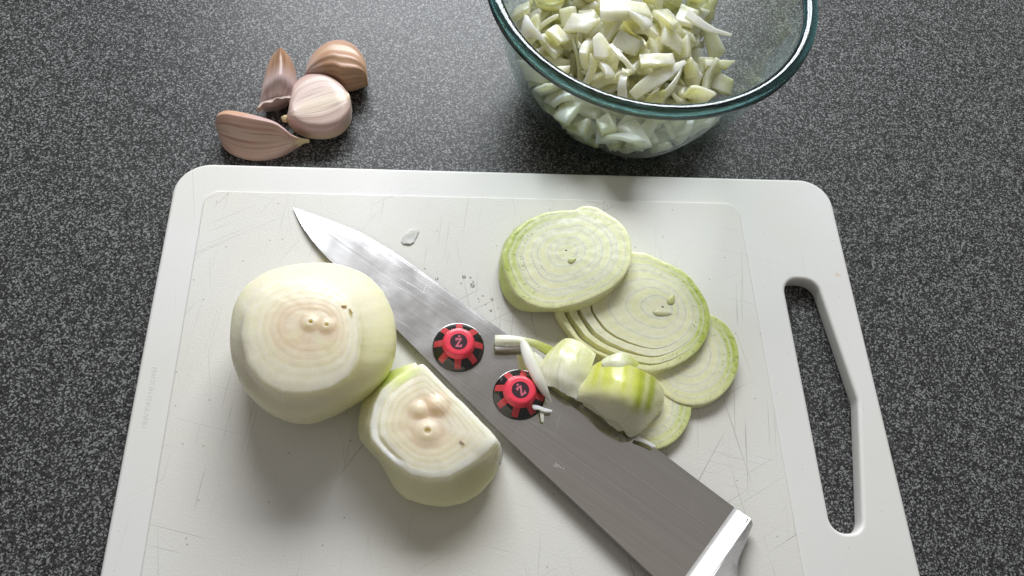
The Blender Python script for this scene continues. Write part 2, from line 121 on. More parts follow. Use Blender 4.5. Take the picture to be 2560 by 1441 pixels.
DICE = [
(15,34.5,-9.9,-2.0,0.78,-0.2,-0.17,0.57),
(0,29.9,19.0,-1.7,0.05,-0.96,-0.16,-0.21),
(11,-36.1,-5.0,1.0,0.85,0.09,0.3,-0.42),
(13,23.4,8.2,-2.8,0.07,-0.38,0.92,0.09),
(10,13.6,-4.7,-3.0,0.56,-0.83,0.03,-0.03),
(14,-37.9,12.1,4.2,0.03,0.84,-0.4,-0.37),
(9,-13.0,-28.9,-2.7,0.14,-0.15,0.52,0.83),
(12,25.0,-1.8,-1.9,0.62,0.12,-0.07,0.77),
(15,-1.1,-20.1,-3.8,0.88,0.01,-0.01,0.48),
(18,-28.6,-22.7,-0.4,0.71,-0.57,0.3,-0.29),
(3,34.4,3.9,-0.9,0.35,-0.86,0.32,0.19),
(5,-22.9,-22.7,-3.1,0.03,0.94,-0.34,-0.03),
(9,10.9,6.0,1.9,0.74,0.2,0.2,0.6),
(5,-18.6,-8.3,-1.4,0.67,-0.23,-0.14,-0.69),
(18,-7.4,-32.5,2.8,0.28,-0.79,-0.48,0.26),
(19,15.1,-20.1,-3.1,0.88,-0.46,-0.05,0.13),
(4,-3.6,-8.1,-3.4,0.01,0.72,0.7,0.01),
(0,-12.0,-0.0,-1.6,0.73,0.67,0.15,0.08),
(0,2.7,-28.4,-1.6,0.69,-0.72,-0.05,0.03),
(16,22.8,0.6,2.9,0.08,0.09,-0.01,0.99),
(15,18.8,25.2,3.7,0.36,-0.52,0.03,-0.78),
(20,4.3,-4.1,2.6,0.01,0.23,-0.52,-0.82),
(11,39.9,-5.7,5.2,0.18,0.92,0.16,0.32),
(0,-24.7,-26.8,2.3,0.98,0.15,0.11,0.03),
(12,-30.8,-19.1,6.8,0.04,-0.27,0.52,0.81),
(16,-28.6,-13.6,2.6,0.85,0.19,-0.19,-0.45),
(3,1.3,-22.0,3.0,0.35,0.42,0.22,0.81),
(14,-10.5,-21.2,2.9,0.13,-0.96,-0.19,-0.17),
(11,4.4,19.9,4.5,0.18,-0.11,0.95,0.24),
(15,-1.7,-12.8,2.2,0.77,0.08,-0.22,-0.59),
(0,-1.2,-0.9,2.3,0.36,0.21,-0.36,-0.84),
(4,23.8,11.6,2.0,0.11,-0.82,-0.54,-0.13),
(16,-11.0,-8.9,1.7,0.32,0.75,-0.57,0.04),
(14,8.1,-15.8,0.1,0.89,0.27,0.05,-0.36),
(22,26.8,-21.4,-2.0,0.32,-0.93,-0.19,-0.06),
(8,12.9,-8.4,2.1,0.18,-0.79,0.58,0.09),
(3,23.1,-24.4,0.0,0.49,0.27,-0.31,0.77),
(14,-15.4,-20.5,6.4,0.05,-0.97,-0.24,-0.06),
(11,-38.8,6.5,9.6,0.1,0.36,0.84,0.38),
(6,-27.2,2.3,3.8,0.21,-0.41,-0.86,-0.22),
(17,7.9,-17.2,5.8,0.74,-0.34,-0.41,0.41),
(3,14.0,-10.8,5.3,0.17,-0.76,0.63,0.04),
(3,20.7,9.6,4.5,0.72,0.05,-0.23,0.66),
(5,15.4,-31.3,-1.2,0.22,-0.08,0.13,-0.96),
(18,-22.2,7.7,3.8,0.68,-0.24,0.63,-0.29),
(9,33.0,14.2,7.2,0.55,0.68,0.47,-0.11),
(2,2.2,-11.2,7.8,0.64,0.07,0.08,0.76),
(13,24.2,-9.1,-0.5,0.06,-0.23,-0.94,-0.24),
(3,-27.6,6.7,11.2,0.28,0.18,-0.91,-0.26),
(9,18.2,37.7,6.1,0.27,0.06,-0.52,0.81),
(10,-20.7,-5.4,5.9,0.46,0.19,-0.7,-0.5),
(14,2.3,41.3,7.2,0.5,0.14,-0.3,0.8),
(7,-19.7,-13.7,5.7,0.37,-0.31,0.45,-0.75),
(13,-23.0,0.4,10.2,0.2,-0.86,-0.43,0.18),
(16,-36.5,-10.7,4.8,0.26,-0.82,-0.47,0.19),
(23,-0.2,42.0,16.0,0.3,-0.58,-0.76,-0.02),
(14,39.1,4.4,4.7,0.35,0.75,-0.51,-0.25),
(20,-35.4,-4.3,9.1,0.14,0.03,0.72,0.68),
(11,5.3,-35.9,3.2,0.53,-0.06,0.83,0.18),
(22,20.5,-16.2,-0.6,0.14,0.57,0.77,-0.24),
(1,-20.1,-29.5,5.4,0.48,0.62,0.12,-0.61),
(6,16.9,10.4,7.6,0.19,-0.44,0.88,0.0),
(12,35.1,25.3,7.6,0.34,0.53,0.1,-0.77),
(14,-7.0,-20.5,10.1,0.21,0.23,-0.95,0.04),
(2,-13.5,-29.5,6.0,0.46,-0.23,0.68,-0.52),
(8,-40.4,-10.7,13.3,0.51,0.08,-0.06,0.85),
(21,-33.7,-11.2,9.5,0.68,0.72,-0.06,-0.07),
(16,-35.1,-16.4,13.9,0.95,0.28,0.1,0.09),
(21,-17.1,37.2,10.3,0.23,-0.37,-0.89,-0.12),
(2,-21.0,12.7,14.1,0.15,0.94,-0.15,-0.27),
(13,-32.5,-29.1,9.4,0.2,0.28,0.37,0.86),
(0,7.2,14.2,8.1,0.29,0.4,0.21,0.84),
(15,-15.1,-12.0,9.4,0.32,0.0,0.11,0.94),
(15,-23.2,34.2,12.5,0.1,-0.31,0.94,0.08),
(6,-30.1,4.5,17.3,0.82,0.25,0.45,0.22),
(10,12.8,-21.5,2.5,0.59,-0.37,-0.65,0.31),
(14,5.1,-10.7,11.5,0.08,0.25,-0.96,-0.04),
(19,14.2,-16.3,8.5,0.13,0.06,-0.89,0.43),
(12,-41.9,-0.9,12.1,0.5,0.24,0.75,-0.36),
(4,7.3,22.6,13.0,0.47,-0.23,0.07,-0.85),
(15,-18.7,-22.3,10.0,0.06,-0.02,1.0,0.05),
(1,39.0,27.9,18.9,0.8,0.09,-0.55,0.23),
(3,-18.9,-36.3,3.5,0.49,0.5,-0.67,0.24),
(17,-19.1,23.0,15.2,0.21,0.42,0.74,0.49),
(10,-21.7,-33.0,9.4,0.25,0.31,0.9,0.17),
(9,-47.1,-4.5,16.8,0.76,0.2,0.53,0.3),
(22,22.2,-15.0,3.7,0.93,-0.28,-0.13,-0.18),
(10,-6.7,44.7,11.5,0.54,-0.8,-0.24,-0.07),
(15,-42.7,18.9,14.5,0.68,0.49,0.27,0.47),
(12,-4.3,33.1,10.1,0.76,-0.01,-0.08,-0.64),
(2,-1.7,-37.8,3.3,0.13,0.84,-0.47,0.25),
(7,0.9,9.8,10.3,0.29,0.23,0.33,-0.87),
(18,11.3,1.2,11.3,0.43,-0.57,-0.42,0.56),
(13,-8.3,-3.1,12.9,0.01,-0.32,-0.92,0.23),
(10,20.2,-0.9,7.8,0.25,-0.44,-0.71,0.49),
(11,-32.4,22.5,16.9,0.4,-0.87,-0.3,0.07),
(18,28.6,4.2,5.4,0.43,0.31,-0.55,-0.65),
(23,-7.5,-28.8,11.6,0.77,0.63,0.06,-0.12),
(16,8.0,-11.6,17.6,0.35,0.34,-0.01,0.87),
(2,-21.7,36.5,18.4,0.06,0.53,-0.83,-0.14),
(18,-6.6,-12.6,10.9,0.54,-0.76,0.32,-0.15),
(16,13.5,6.4,14.7,0.97,0.15,-0.08,-0.16),
(19,2.6,-0.2,11.2,0.25,-0.74,-0.48,0.39),
(6,13.1,-39.3,4.5,0.47,0.85,0.19,0.11),
(10,-18.8,16.9,18.6,0.02,-0.96,0.28,-0.02),
(8,-3.8,23.1,17.9,0.03,0.24,0.97,-0.03),
(6,28.8,-17.1,-0.8,0.78,-0.55,-0.25,-0.17),
(12,14.6,25.4,13.3,0.21,0.29,-0.93,0.06),
(23,-18.1,-13.5,14.7,0.58,-0.49,-0.43,0.49),
(5,9.4,-24.0,10.3,0.41,-0.65,0.63,0.09),
(10,17.1,-5.1,14.9,0.23,-0.55,-0.78,0.19),
(5,-22.9,0.4,14.9,0.21,-0.87,-0.39,0.23),
(14,-10.1,38.3,16.9,0.06,-0.66,0.75,-0.02),
(4,-22.2,-6.1,16.5,0.23,0.06,-0.91,-0.35),
(7,25.5,-11.9,2.9,0.05,0.6,-0.65,-0.46),
(12,12.3,13.5,16.6,0.16,0.27,-0.9,0.29),
(22,-4.2,-2.2,15.2,0.5,-0.37,-0.2,0.76),
(21,-13.8,6.0,15.5,0.43,0.49,-0.6,-0.47),
(14,27.8,5.6,9.8,0.04,-0.01,0.2,-0.98),
(11,-32.9,-5.3,17.1,0.28,-0.93,0.21,0.07),
(9,-7.1,-39.8,8.1,0.22,0.64,-0.57,-0.47),
(10,0.8,0.5,20.2,0.21,-0.1,0.95,-0.21),
(5,-33.7,30.3,16.3,0.95,0.18,0.16,0.19),
(0,-29.8,16.2,18.4,0.15,-0.18,-0.51,-0.83),
(5,22.1,9.5,17.6,0.96,-0.12,0.19,0.17),
(13,-35.3,11.0,18.6,0.2,0.94,-0.24,0.15),
(2,2.1,-17.7,14.0,0.11,0.56,0.69,0.44),
(11,18.8,42.0,16.1,0.63,0.23,-0.54,0.51),
(7,-18.4,-6.0,19.5,0.82,0.42,0.22,0.31),
(11,-18.9,23.3,23.1,0.72,-0.01,0.29,0.63),
(3,8.3,-1.0,19.4,0.16,0.21,0.96,0.12),
(7,22.9,-0.4,14.7,0.07,0.3,-0.46,0.83),
(12,-5.3,6.1,19.1,0.52,0.07,-0.27,-0.81),
(16,8.2,30.1,17.3,0.18,-0.0,0.31,0.93),
(8,22.6,32.9,10.8,0.08,0.91,0.41,0.06),
(8,33.1,-3.5,5.9,0.03,-0.36,0.92,-0.16),
(3,6.1,-27.3,14.3,0.97,-0.18,-0.15,0.02),
(16,-22.2,-26.1,13.6,0.03,0.9,-0.43,0.06),
(21,-26.5,23.9,20.8,0.42,0.41,0.69,0.42),
(3,-15.1,-11.0,17.6,0.22,-0.45,-0.86,-0.02),
(5,-25.4,2.2,21.8,0.4,-0.19,0.04,-0.9),
(1,-5.7,49.0,22.3,0.51,0.29,0.49,-0.64),
(1,35.0,-21.2,3.6,0.16,0.81,-0.25,0.51),
(9,-14.0,-27.9,17.7,0.31,0.09,0.22,0.92),
(18,-14.2,-14.1,19.4,0.77,-0.6,0.17,0.16),
(19,-40.1,5.2,22.1,0.75,-0.48,-0.43,0.16),
(21,-24.3,-11.4,21.4,0.51,0.36,-0.14,0.77),
(9,31.0,-12.6,4.2,0.07,0.62,0.53,0.57),
(18,8.3,-28.4,10.3,0.17,0.28,0.86,-0.39),
(22,-11.1,-1.8,18.7,0.67,-0.1,-0.46,0.57),
(10,10.2,9.7,22.8,0.93,0.05,0.15,0.33),
(0,6.5,17.9,18.5,0.29,0.0,-0.6,-0.74),
(20,-5.9,33.3,20.5,0.46,0.3,-0.7,-0.45),
(8,-8.9,-21.0,15.7,0.35,0.66,-0.66,0.04),
(22,-40.0,28.5,20.0,0.51,0.51,-0.15,0.68),
(9,-6.7,-10.6,19.1,0.73,0.14,0.03,-0.66),
(12,29.6,15.8,11.6,0.32,0.72,0.59,0.18),
(20,2.0,-24.6,15.8,0.7,0.67,-0.11,0.23),
(14,-8.6,-20.6,21.0,0.98,-0.16,-0.06,0.13),
(22,21.8,-15.9,13.0,0.16,-0.98,0.01,-0.07),
(22,-1.2,-0.9,24.9,0.57,-0.37,-0.37,0.63),
(5,30.9,-29.2,6.9,0.1,-0.39,0.26,0.88),
(5,-34.3,-10.3,19.8,0.93,0.36,-0.02,-0.08),
(6,-42.1,4.9,14.1,0.19,0.8,0.39,-0.42),
(0,-2.3,-21.9,18.2,0.78,0.11,-0.23,-0.57),
(6,7.1,24.6,19.6,0.61,0.05,-0.39,0.69),
(2,28.8,-7.4,12.3,0.42,-0.48,-0.29,0.72),
(7,3.8,-19.3,20.7,0.3,0.44,-0.83,-0.15),
(17,-32.8,25.5,23.8,0.1,-0.99,-0.05,-0.13),
(6,-27.9,8.7,26.1,0.03,0.09,0.19,-0.98),
(13,-13.6,44.3,20.9,0.01,0.12,-0.99,0.02),
(17,17.2,-15.4,19.9,0.79,0.32,0.19,0.49),
(4,-4.8,10.9,22.4,0.09,0.35,0.93,-0.07),
(1,-11.7,15.5,25.0,0.83,-0.06,-0.48,-0.27),
(23,5.8,12.1,24.7,0.31,-0.17,0.08,-0.93),
(21,27.9,-18.0,8.6,0.33,-0.74,0.53,-0.25),
(1,1.5,-13.2,23.1,0.03,0.27,0.06,-0.96),
(12,-8.2,-4.8,23.2,0.0,-0.93,0.36,-0.02),
(10,7.6,39.2,13.7,0.41,-0.14,0.01,0.9),
(7,-13.1,33.1,21.4,0.8,-0.07,-0.01,-0.6),
(7,-18.7,5.9,18.6,0.62,-0.47,0.58,-0.23),
(10,-20.2,20.8,29.4,0.29,-0.13,-0.75,0.58),
(4,0.3,20.5,27.5,0.07,0.25,0.2,-0.95),
(12,16.9,34.8,17.9,0.71,0.07,0.7,-0.08),
(11,-13.1,-19.6,24.3,0.03,0.18,-0.19,-0.97),
(12,-40.0,14.2,21.9,0.92,-0.05,-0.09,0.38),
(17,14.2,21.4,22.7,0.53,0.59,0.25,-0.55),
(1,-8.4,-0.1,26.8,0.11,-0.1,-0.09,-0.98),
(9,25.0,-8.4,18.5,0.01,0.43,0.59,0.68),
(11,4.3,33.0,21.5,0.15,-0.03,-0.29,-0.94),
(4,-15.5,12.7,28.4,0.64,-0.69,0.32,0.11),
(5,-30.4,-32.1,15.8,0.86,-0.21,-0.11,0.45),
(12,-11.5,-37.2,13.3,0.73,-0.08,-0.16,0.66),
(1,-30.3,36.3,19.2,0.24,0.83,0.5,-0.09),
(16,2.3,-39.9,11.7,0.88,0.05,-0.12,0.47),
(7,-7.1,22.1,23.4,0.88,-0.17,0.33,0.31),
(8,-18.1,1.7,23.2,0.06,-0.99,-0.08,0.1),
(0,-11.3,-11.3,25.7,0.91,0.21,-0.26,0.24),
(6,8.3,44.9,16.9,0.67,0.05,-0.13,-0.73),
(10,6.7,-3.4,26.9,0.16,0.54,-0.81,-0.2),
(1,0.4,-13.3,27.1,0.93,-0.04,-0.22,0.28),
(22,4.8,22.3,22.9,0.9,0.4,-0.03,-0.17),
(8,-8.5,6.3,29.3,0.53,-0.38,0.23,0.72),
(14,-1.5,-43.6,16.2,0.87,-0.03,0.12,-0.47),
(22,-23.5,-2.4,26.0,0.15,-0.68,-0.65,0.3),
(11,16.3,10.6,25.7,0.51,0.16,0.08,0.84),
(6,-2.5,-7.1,27.4,0.56,-0.27,-0.36,0.7),
(2,-2.0,-33.6,12.7,0.48,-0.18,-0.74,-0.45),
(4,4.7,36.4,25.2,0.27,0.93,-0.15,0.22),
(6,-2.4,12.8,27.4,0.15,0.2,0.14,-0.96),
(8,-5.2,1.6,29.4,0.19,-0.23,-0.1,-0.95),
(13,-23.8,35.9,23.8,0.07,-0.62,-0.78,0.11),
(12,-18.0,5.9,28.6,0.58,-0.03,-0.16,0.79),
(5,-14.1,-13.8,28.4,0.27,-0.88,0.23,-0.32),
(6,22.2,30.3,19.6,0.8,0.31,0.39,-0.34),
(0,27.0,17.4,17.9,0.04,-0.16,-0.21,-0.96),
(5,-34.5,-3.5,23.8,0.11,-0.46,-0.86,0.19),
(16,37.3,-6.0,11.4,0.14,0.48,-0.73,-0.47),
(13,7.7,41.4,22.4,0.02,-0.13,-0.85,-0.52),
(7,19.5,20.3,16.4,0.55,0.24,0.49,0.63),
(22,-45.7,10.0,23.2,0.16,0.13,0.58,-0.78),
(1,24.9,7.8,21.5,0.81,-0.18,0.08,-0.55),
(0,6.9,46.8,21.6,0.81,0.53,-0.24,-0.05),
(2,-32.7,-25.3,16.6,0.93,-0.22,-0.22,0.18),
(10,-20.9,-11.1,26.4,0.41,-0.73,-0.41,0.35),
(19,-8.7,-46.7,18.5,0.23,-0.15,0.26,0.92),
(1,-1.6,26.6,29.7,0.38,-0.22,-0.25,-0.86),
(1,-16.1,27.2,25.2,0.37,0.85,-0.37,-0.07),
(20,23.8,-24.4,14.2,0.14,-0.11,-0.98,-0.1),
(18,20.4,-21.7,8.4,0.63,0.07,0.69,-0.35),
(15,25.1,15.8,24.3,0.04,0.83,0.55,0.0),
(10,-37.8,32.8,26.0,0.48,0.18,-0.85,0.08),
(14,-23.6,1.6,31.0,0.94,0.07,-0.21,-0.27),
(9,35.4,0.6,11.1,0.12,-0.74,0.63,0.19),
(16,-47.1,13.8,26.3,0.7,-0.37,-0.03,0.61),
(15,-4.1,37.2,24.4,0.44,-0.35,0.19,0.8),
(8,5.7,43.6,29.3,0.31,-0.25,-0.25,-0.88),
(7,-11.0,25.7,29.2,0.24,-0.27,0.54,-0.76),
(4,24.6,26.2,15.0,0.99,-0.02,-0.1,0.12),
(23,-4.5,-19.0,30.4,0.2,0.91,0.35,0.07),
(11,16.2,44.4,28.2,0.23,-0.28,-0.93,0.02),
(4,-43.7,-16.0,20.4,0.97,0.19,0.03,0.13),
(16,40.6,12.8,11.6,0.56,-0.05,-0.33,0.76),
(1,-24.6,-37.0,11.8,0.29,0.11,0.95,0.07),
(21,-4.9,29.1,32.1,0.86,-0.01,-0.02,0.51),
(13,32.2,31.0,15.6,0.55,-0.37,0.74,-0.12),
(5,-12.8,-1.3,33.0,0.42,-0.29,0.85,-0.16),
(9,24.7,39.4,16.2,0.14,0.83,-0.01,-0.54),
(8,21.3,-1.7,22.1,0.38,0.03,0.91,0.15),
(0,-31.5,35.3,26.2,0.15,-0.62,-0.76,0.13),
(10,15.9,-0.0,27.8,0.94,0.14,0.29,-0.07),
(10,-6.4,-10.4,32.3,0.23,-0.94,0.26,-0.06),
(4,1.0,1.0,32.5,0.2,-0.17,-0.13,-0.96),
(13,-36.1,19.2,25.5,0.14,0.99,0.01,-0.08),
(7,-15.7,-21.2,31.2,0.52,0.05,0.3,0.8),
(18,-17.6,36.0,26.1,0.13,0.33,0.86,0.37),
(1,7.3,22.8,27.7,0.12,0.58,0.63,-0.5),
(5,-12.9,36.8,28.6,0.18,0.77,-0.61,0.03),
(6,19.0,-28.8,10.7,0.13,-0.72,-0.17,-0.66),
(6,-14.3,-37.2,16.9,0.21,-0.14,0.97,-0.04),
(11,-45.5,1.2,25.6,0.31,0.73,0.52,0.31),
(3,18.8,-29.2,3.2,0.26,-0.71,-0.57,0.33),
(6,9.2,-26.1,20.1,0.72,-0.43,-0.49,-0.24),
(19,-10.5,15.5,32.6,0.23,-0.91,-0.25,0.24),
(18,-13.8,44.6,24.2,0.71,-0.69,0.06,0.11),
(16,29.3,31.3,22.8,0.44,0.77,-0.46,-0.02),
(18,-36.1,19.3,28.4,0.11,-0.15,0.63,-0.75),
(2,30.8,21.7,20.2,0.05,0.89,0.45,-0.11),
(9,-32.9,-16.2,22.3,0.19,-0.28,0.39,0.86),
(2,23.5,-32.1,8.8,0.63,0.02,0.73,-0.26),
(2,-0.5,-1.6,38.6,0.39,0.13,0.25,0.87),
(10,-20.2,27.2,29.9,0.11,-0.93,0.35,-0.01),
(19,-21.4,-20.3,24.5,0.55,0.2,0.57,-0.59),
(19,-34.0,-21.1,20.7,0.61,0.74,0.24,0.11),
(8,14.8,4.6,31.5,0.91,-0.12,0.23,0.33),
(6,-32.8,-3.0,27.8,0.33,-0.14,0.04,-0.93),
(4,-18.1,27.2,35.5,0.09,0.98,-0.1,-0.12),
(0,19.2,28.4,25.2,0.32,-0.93,0.13,0.12),
(12,26.8,-20.8,15.9,0.26,-0.15,-0.67,-0.68),
(7,-4.3,46.8,27.4,0.47,0.23,-0.15,0.84)]
# ------------------------------------------------------------------ helpers
def W(p):
    return Vector((p[0] / 1000, p[1] / 1000, (p[2] + BOARD_TOP) / 1000))

def tag(o, label=None, cat=None, group=None, kind=None):
    if label: o["label"] = label
    if cat: o["category"] = cat
    if group: o["group"] = group
    if kind: o["kind"] = kind
    return o

def empty(name, base):
    o = bpy.data.objects.new(name, None); COL.objects.link(o); o.location = W(base); o.empty_display_size = .01
    return o

def mk(name, V, F, mat, parent=None, base=None, col=None, smooth=True, sharp=None, grand=None):
    """one mesh object; V in mm in place; parent = thing, grand = the part it hangs on"""
    if base is None: base = (0, 0, -BOARD_TOP)
    b = W(base)
    if parent is not None: b = parent.location.copy()
    if grand is not None: b = grand.parent.location.copy() + grand.location
    me = bpy.data.meshes.new(name)
    me.from_pydata([tuple(W(p) - b) for p in V], [], [tuple(int(i) for i in f) for f in F])
    if col is not None:
        a = me.color_attributes.new("col", 'FLOAT_COLOR', 'POINT')
        a.data.foreach_set("color", np.c_[np.asarray(col, float), np.ones(len(V))].ravel())
    bm = bmesh.new(); bm.from_mesh(me); bmesh.ops.recalc_face_normals(bm, faces=bm.faces); bm.to_mesh(me); bm.free()
    if smooth:
        me.polygons.foreach_set("use_smooth", [True] * len(me.polygons))
        if sharp: me.set_sharp_from_angle(angle=math.radians(sharp))
    me.materials.append(mat)
    o = bpy.data.objects.new(name, me); COL.objects.link(o)
    if grand is not None: o.parent = grand
    elif parent is not None: o.parent = parent
    else: o.location = b
    return o

def nz(x, y, z=0.0): return noise.noise(Vector((x, y, z)))
def lerp(a, b, t): return a + (b - a) * t
def mixc(a, b, t):
    t = min(1, max(0, t)); return (a[0] + (b[0]-a[0])*t, a[1] + (b[1]-a[1])*t, a[2] + (b[2]-a[2])*t)
def sm(a, b, x):
    t = min(1, max(0, (x - a) / (b - a))); return t * t * (3 - 2 * t)

def catmull(P, t):
    """P (n,k) array, t in 0..1"""
    P = np.asarray(P, float); n = len(P)
    s = min(max(t, 0), 1) * (n - 1); i = min(int(s), n - 2); f = s - i
    p0 = P[i-1] if i > 0 else 2*P[0] - P[1]
    p1, p2 = P[i], P[i+1]
    p3 = P[i+2] if i + 2 < n else 2*P[n-1] - P[n-2]
    return .5*((2*p1) + (-p0+p2)*f + (2*p0-5*p1+4*p2-p3)*f*f + (-p0+3*p1-3*p2+p3)*f**3)

def arclen(P, t):
    P = np.asarray(P, float); d = np.r_[0, np.cumsum(np.linalg.norm(np.diff(P, axis=0), axis=1))]
    s = t * d[-1]; i = min(max(np.searchsorted(d, s) - 1, 0), len(P) - 2)
    return catmull(P, (i + (s - d[i]) / (d[i+1] - d[i])) / (len(P) - 1))

def radial(poly, c, n, smooth=2):
    """distance from c to the polygon outline for n directions"""
    P = np.asarray(poly, float) - np.asarray(c); Q = np.roll(P, -1, 0); out = []
    for k in range(n):
        a = 2*math.pi*k/n; d = np.array((math.cos(a), math.sin(a))); best = 0
        for p, q in zip(P, Q):
            e = q - p; den = d[0]*e[1] - d[1]*e[0]
            if abs(den) < 1e-9: continue
            t = (p[0]*e[1] - p[1]*e[0]) / den; u = (p[0]*d[1] - p[1]*d[0]) / den
            if t > 0 and -1e-6 <= u <= 1 + 1e-6: best = max(best, t)
        out.append(best)
    r = np.array(out)
    for _ in range(smooth * max(1, n // 100)): r = (np.roll(r, 1) + 2*r + np.roll(r, -1)) / 4
    return r

# ------------------------------------------------------------------ materials
def new_mat(name):
    m = bpy.data.materials.new(name); m.use_nodes = True
    nt = m.node_tree; b = nt.nodes["Principled BSDF"]
    return m, nt, b
def N(nt, t, **kw):
    n = nt.nodes.new(t)
    for k, v in kw.items():
        if k.startswith("i_"): n.inputs[k[2:].replace("_", " ")].default_value = v
        else: setattr(n, k, v)
    return n
def ramp(nt, stops, interp='LINEAR'):
    r = nt.nodes.new("ShaderNodeValToRGB"); r.color_ramp.interpolation = interp
    e = r.color_ramp.elements
    while len(e) < len(stops): e.new(.5)
    for q, (p, c) in zip(e, stops):
        q.position = p; q.color = (c, c, c, 1) if isinstance(c, (int, float)) else (*c, 1)
    return r
def math_n(nt, op, a, b=None):
    n = nt.nodes.new("ShaderNodeMath"); n.operation = op
    for i, v in enumerate((a, b)):
        if v is None: continue
        if isinstance(v, (int, float)): n.inputs[i].default_value = v
        else: nt.links.new(v, n.inputs[i])
    return n.outputs[0]
def mix_n(nt, fac, a, b, mode='MIX'):
    n = nt.nodes.new("ShaderNodeMix"); n.data_type = 'RGBA'; n.blend_type = mode
    for i, v in ((0, fac), (6, a), (7, b)):
        if isinstance(v, (int, float)): n.inputs[i].default_value = v
        elif isinstance(v, tuple): n.inputs[i].default_value = (*v, 1)
        else: nt.links.new(v, n.inputs[i])
    return n.outputs[2]
def along(nt, ang, scale, loc=(0, 0, 0)):
    """coordinates turned so that x runs at ang degrees, then scaled"""
    tc = nt.nodes.new("ShaderNodeTexCoord"); mp = nt.nodes.new("ShaderNodeMapping"); mp.vector_type = 'TEXTURE'
    mp.inputs['Location'].default_value = loc; mp.inputs['Rotation'].default_value = (0, 0, math.radians(ang)); mp.inputs['Scale'].default_value = [1 / q for q in scale]
    nt.links.new(tc.outputs['Object'], mp.inputs[0]); return mp.outputs[0]
def mapped(nt, loc=(0,0,0), rot=(0,0,0), scale=(1,1,1), src='Object'):
    tc = nt.nodes.new("ShaderNodeTexCoord"); mp = nt.nodes.new("ShaderNodeMapping")
    mp.inputs['Location'].default_value = loc; mp.inputs['Rotation'].default_value = rot; mp.inputs['Scale'].default_value = scale
    nt.links.new(tc.outputs[src], mp.inputs[0]); return mp.outputs[0]
def bump(nt, b, h, strength, dist):
    n = nt.nodes.new("ShaderNodeBump"); n.inputs['Strength'].default_value = strength; n.inputs['Distance'].default_value = dist
    nt.links.new(h, n.inputs['Height']); nt.links.new(n.outputs[0], b.inputs['Normal']); return n

def speckle_material():
    m, nt, b = new_mat("speckled_laminate"); L = nt.links
    co = mapped(nt, scale=(1000, 1000, 1000))
    dn = N(nt, "ShaderNodeTexNoise", i_Scale=1.8, i_Detail=2.0); L.new(co, dn.inputs['Vector'])
    vm = N(nt, "ShaderNodeVectorMath", operation='MULTIPLY_ADD'); L.new(dn.outputs['Color'], vm.inputs[0])
    vm.inputs[1].default_value = (.7, .7, 0); L.new(co, vm.inputs[2])
    vo = N(nt, "ShaderNodeTexVoronoi", i_Scale=2.0, i_Randomness=1.0); vo.voronoi_dimensions = '2D'
    L.new(vm.outputs[0], vo.inputs['Vector'])
    sep = N(nt, "ShaderNodeSeparateColor"); L.new(vo.outputs['Color'], sep.inputs[0])
    r1 = ramp(nt, [(0, .006), (.17, .008), (.21, .045), (.5, .055), (.64, .075), (.72, .10), (.78, .36), (.93, .5), (1, .66)]); L.new(sep.outputs[0], r1.inputs[0])
    v2 = N(nt, "ShaderNodeTexVoronoi", i_Scale=3.4); v2.voronoi_dimensions = '2D'; L.new(vm.outputs[0], v2.inputs['Vector'])
    s2 = N(nt, "ShaderNodeSeparateColor"); L.new(v2.outputs['Color'], s2.inputs[0])
    r2 = ramp(nt, [(0, .02), (.3, .05), (.6, .08), (.84, .12), (.9, .34), (1, .42)]); L.new(s2.outputs[1], r2.inputs[0])
    c = mix_n(nt, .33, r1.outputs[0], r2.outputs[0])
    c = mix_n(nt, 1.0, c, (.62, .617, .615), 'MULTIPLY')
    L.new(c, b.inputs['Base Color'])
    n3 = N(nt, "ShaderNodeTexNoise", i_Scale=.9, i_Detail=3.0); L.new(co, n3.inputs['Vector'])
    b.inputs['Roughness'].default_value = .37
    b.inputs['Specular IOR Level'].default_value = .24
    bump(nt, b, n3.outputs[0], .25, .0002)
    return m

